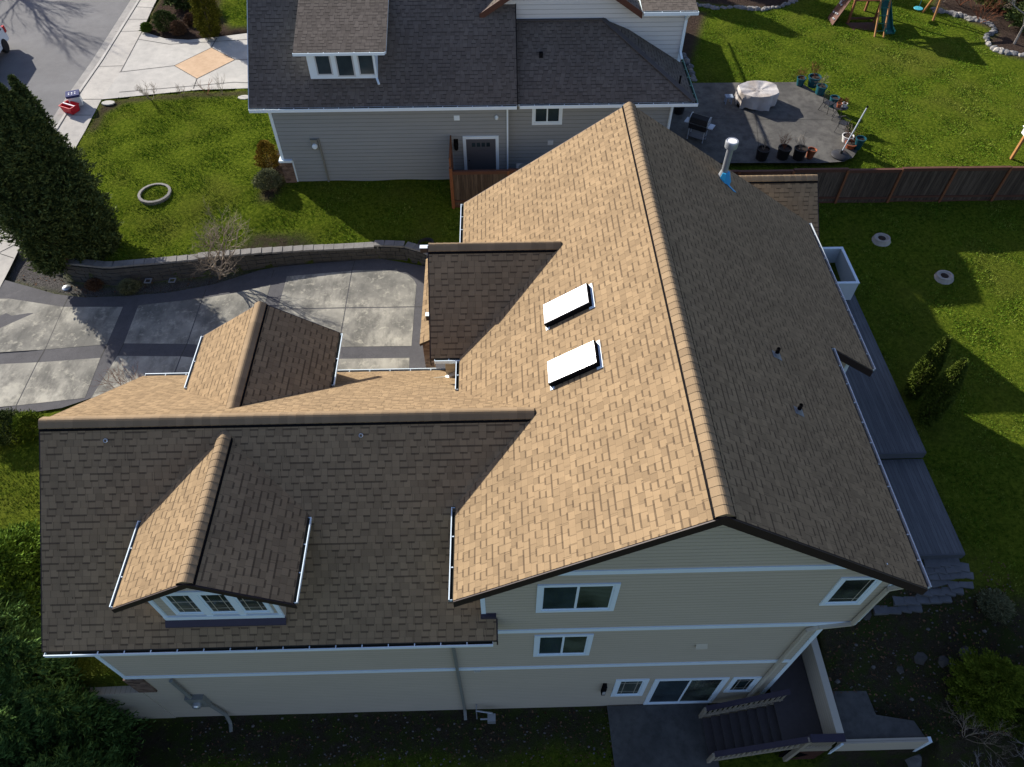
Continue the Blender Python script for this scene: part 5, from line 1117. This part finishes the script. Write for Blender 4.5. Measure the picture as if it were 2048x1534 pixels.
d_=MB(); d_.lathe((-1.0,.45,.55),[(.0,0),(.26,0),(.28,.03),(.26,.05),(0,.05)],18).build('swing_seat',[M['swing_blue']],SWG,local=True); MB().tube([(-1.0,.45,.58),(-1.0,.5,2.4)],.012,5).build('swing_rope',[M['swing_blue']],SWG,local=True)
# ------------------------------------------------------------------ street things
def crate(name,label,u,v,r_,h,body,lid,rot,open_=False):
    p=pg(u,v); T=thing(name,label,'recycling crate',(p[0],p[1],float(p[2])+.11)); T.rotation_euler=(0,0,rot)
    mb=MB(); a,b=r_*.86,r_
    if open_:
        for s1,s2 in (((-1,-1),(1,-1)),((1,-1),(1,1)),((1,1),(-1,1)),((-1,1),(-1,-1))):
            mb.prism([(s1[0]*a,s1[1]*a*.75,0),(s2[0]*a,s2[1]*a*.75,0),(s2[0]*b,s2[1]*b*.75,h),(s1[0]*b,s1[1]*b*.75,h)],(-(s1[0]+s2[0])*.012,-(s1[1]+s2[1])*.012,0))
        mb.box((-a,-a*.75,0),(a,a*.75,.03)); mb.build('tub',[M[body]],T,local=True); MB().box((-b*1.05,-.03,h-.02),(b*1.05,.03,h+.03)).build('handle_bar',[M['white_plastic']],T,local=True)
        r2=MB(); 
        for s_ in (-1,1): r2.box((-b*1.05,s_*b*.78-.02,h-.02),(b*1.05,s_*b*.78+.02,h+.02)); r2.box((s_*b*1.03-.02,-b*.78,h-.02),(s_*b*1.03+.02,b*.78,h+.02))
        r2.build('rim',[M[body]],T,local=True)
    else:
        mb.prism([(-a,-a*.85,0),(a,-a*.85,0),(a,a*.85,0),(-a,a*.85,0)],(0,0,h)); mb.build('tub',[M[body]],T,local=True)
        MB().prism([(-b,-b*.88,h),(b,-b*.88,h),(b,b*.88,h),(-b,b*.88,h)],(0,0,.12)).build('lid',[M[lid]],T,local=True)
        for i in range(3):
            for j in range(2): MB().box((-.2+i*.15,-.12+j*.15,h+.12),(-.14+i*.15,-.06+j*.15,h+.125)).build('lid_marking',[M['white_plastic']],T,local=True)
    return T
crate('recycling_bin','white recycling bin with navy blue lid at the kerb',157,212,.33,.5,'white_plastic','navy_plastic',.35)
crate('recycling_crate','open red recycling crate beside the blue lidded bin',146,226,.38,.36,'red_plastic',None,-.45,True)
def car():
    p=onz(6,108,3.95+.9); C_=thing('parked_car','white parked car with red tail lamps at the left edge on the road','car',(-28.35,33.9,4.92)); C_.rotation_euler=(0,0,R(6))
    side=[(-2.35,.35),(-2.35,.75),(-1.35,.98),(-.55,1.5),(1.6,1.55),(2.2,1.05),(2.3,.9),(2.3,.35)]
    b=MB().prism([(-.88,y,z) for y,z in side],(1.76,0,0)); o=b.build('body',[M['car_white']],C_,local=True); bv=o.modifiers.new('bevel','BEVEL'); bv.width=.07; bv.segments=3
    MB().prism([(-.89,-1.15,1.05),(-.89,-.5,1.42),(-.89,1.5,1.46),(-.89,1.95,1.08)],(1.78,0,0)).build('side_glass',[M['glass']],C_,local=True)
    MB().prism([(-.7,1.72,1.5),(.7,1.72,1.5),(.75,2.2,1.1),(-.75,2.2,1.1)],(0,.02,.02)).build('rear_glass',[M['glass']],C_,local=True)
    for x in (-1,1):
        MB().box((x*.86-.06,2.12,.78),(x*.86+.06,2.33,1.12)).build('tail_lamp',[M['tail_red']],C_,local=True); MB().box((x*.98-.08,-.75,1.02),(x*.98+.08,-.6,1.18)).build('mirror',[M['car_white']],C_,local=True)
        for y in (-1.45,1.4):
            w=MB(); w.lathe((0,0,0),[(.2,-.12),(.33,-.12),(.37,-.08),(.37,.08),(.33,.12),(.2,.12)],22).build('wheel',[M['rubber']],C_,smooth=True,local=True); wo=C_.children[-1]
            wo.location=(x*.82,y,.37); wo.rotation_euler=(0,R(90),0); MB().lathe((0,0,0),[(0,-.10),(.21,-.10),(.21,.10),(0,.10)],16).build('rim',[M['galv']],wo,local=True)
car()
# garden lights, hose
for i,(u,v,lb) in enumerate(((302,573,'square wire lantern frame in the bed, left one'),(350,572,'square wire lantern frame in the bed, right one'))):
    T=thing('lantern_frame',lb,'lantern',V3(gp(u,v)))
    mb=MB(); 
    for s1 in (-1,1):
        for s2 in (-1,1): MB().tube([(s1*.12,s2*.12,0),(s1*.12,s2*.12,.32)],.012,4).build('leg',[M['dark_metal']],T,local=True)
    MB().box((-.14,-.14,.32),(.14,-.10,.35)).box((-.14,.10,.32),(.14,.14,.35)).box((-.14,-.1,.32),(-.10,.1,.35)).box((.10,-.1,.32),(.14,.1,.35)).build('top_frame',[M['lead']],T,local=True)
p=gp(134,577); o=MB().lathe((0,0,0),[(.16,0),(.18,.06),(.1,.12),(0,.13)],14).build('spot_light',[M['steel']],smooth=True); o.location=V3(p); tag(o,'shiny round spot light in the gravel at the wall foot','spot light')
mb=MB(); 
for k in range(4): P_=[(.33*math.cos(a)+.02*k,.28*math.sin(a),.05+.05*k+.02*math.sin(a*2)) for a in np.linspace(0,2*math.pi,17)]; mb.tube(P_,.022,6)
o=mb.build('garden_hose',[M['hose_dark']],smooth=True); o.location=(-2.65,18.25,4.45); tag(o,'coiled dark garden hose on top of the retaining wall by the entry','hose')
for i,(u,v,lb) in enumerate(((217,207,'flat pale stepping stone at the lawn corner near the bins'),(489,196,'flat pale stepping stone at the lawn edge beside the grey house'))):
    o=MB().lathe((0,0,0),[(.28,0),(.27,.05),(0,.055)],9,sx=1.3,sy=.8).build('stepping_stone',[M['concrete']]); p=gp(u,v); o.location=(p[0],p[1],p[2]+.01); tag(o,lb,'stepping stone')
for i,(u,v) in enumerate(((433,1443),(495,1440),(410,1452))): pass
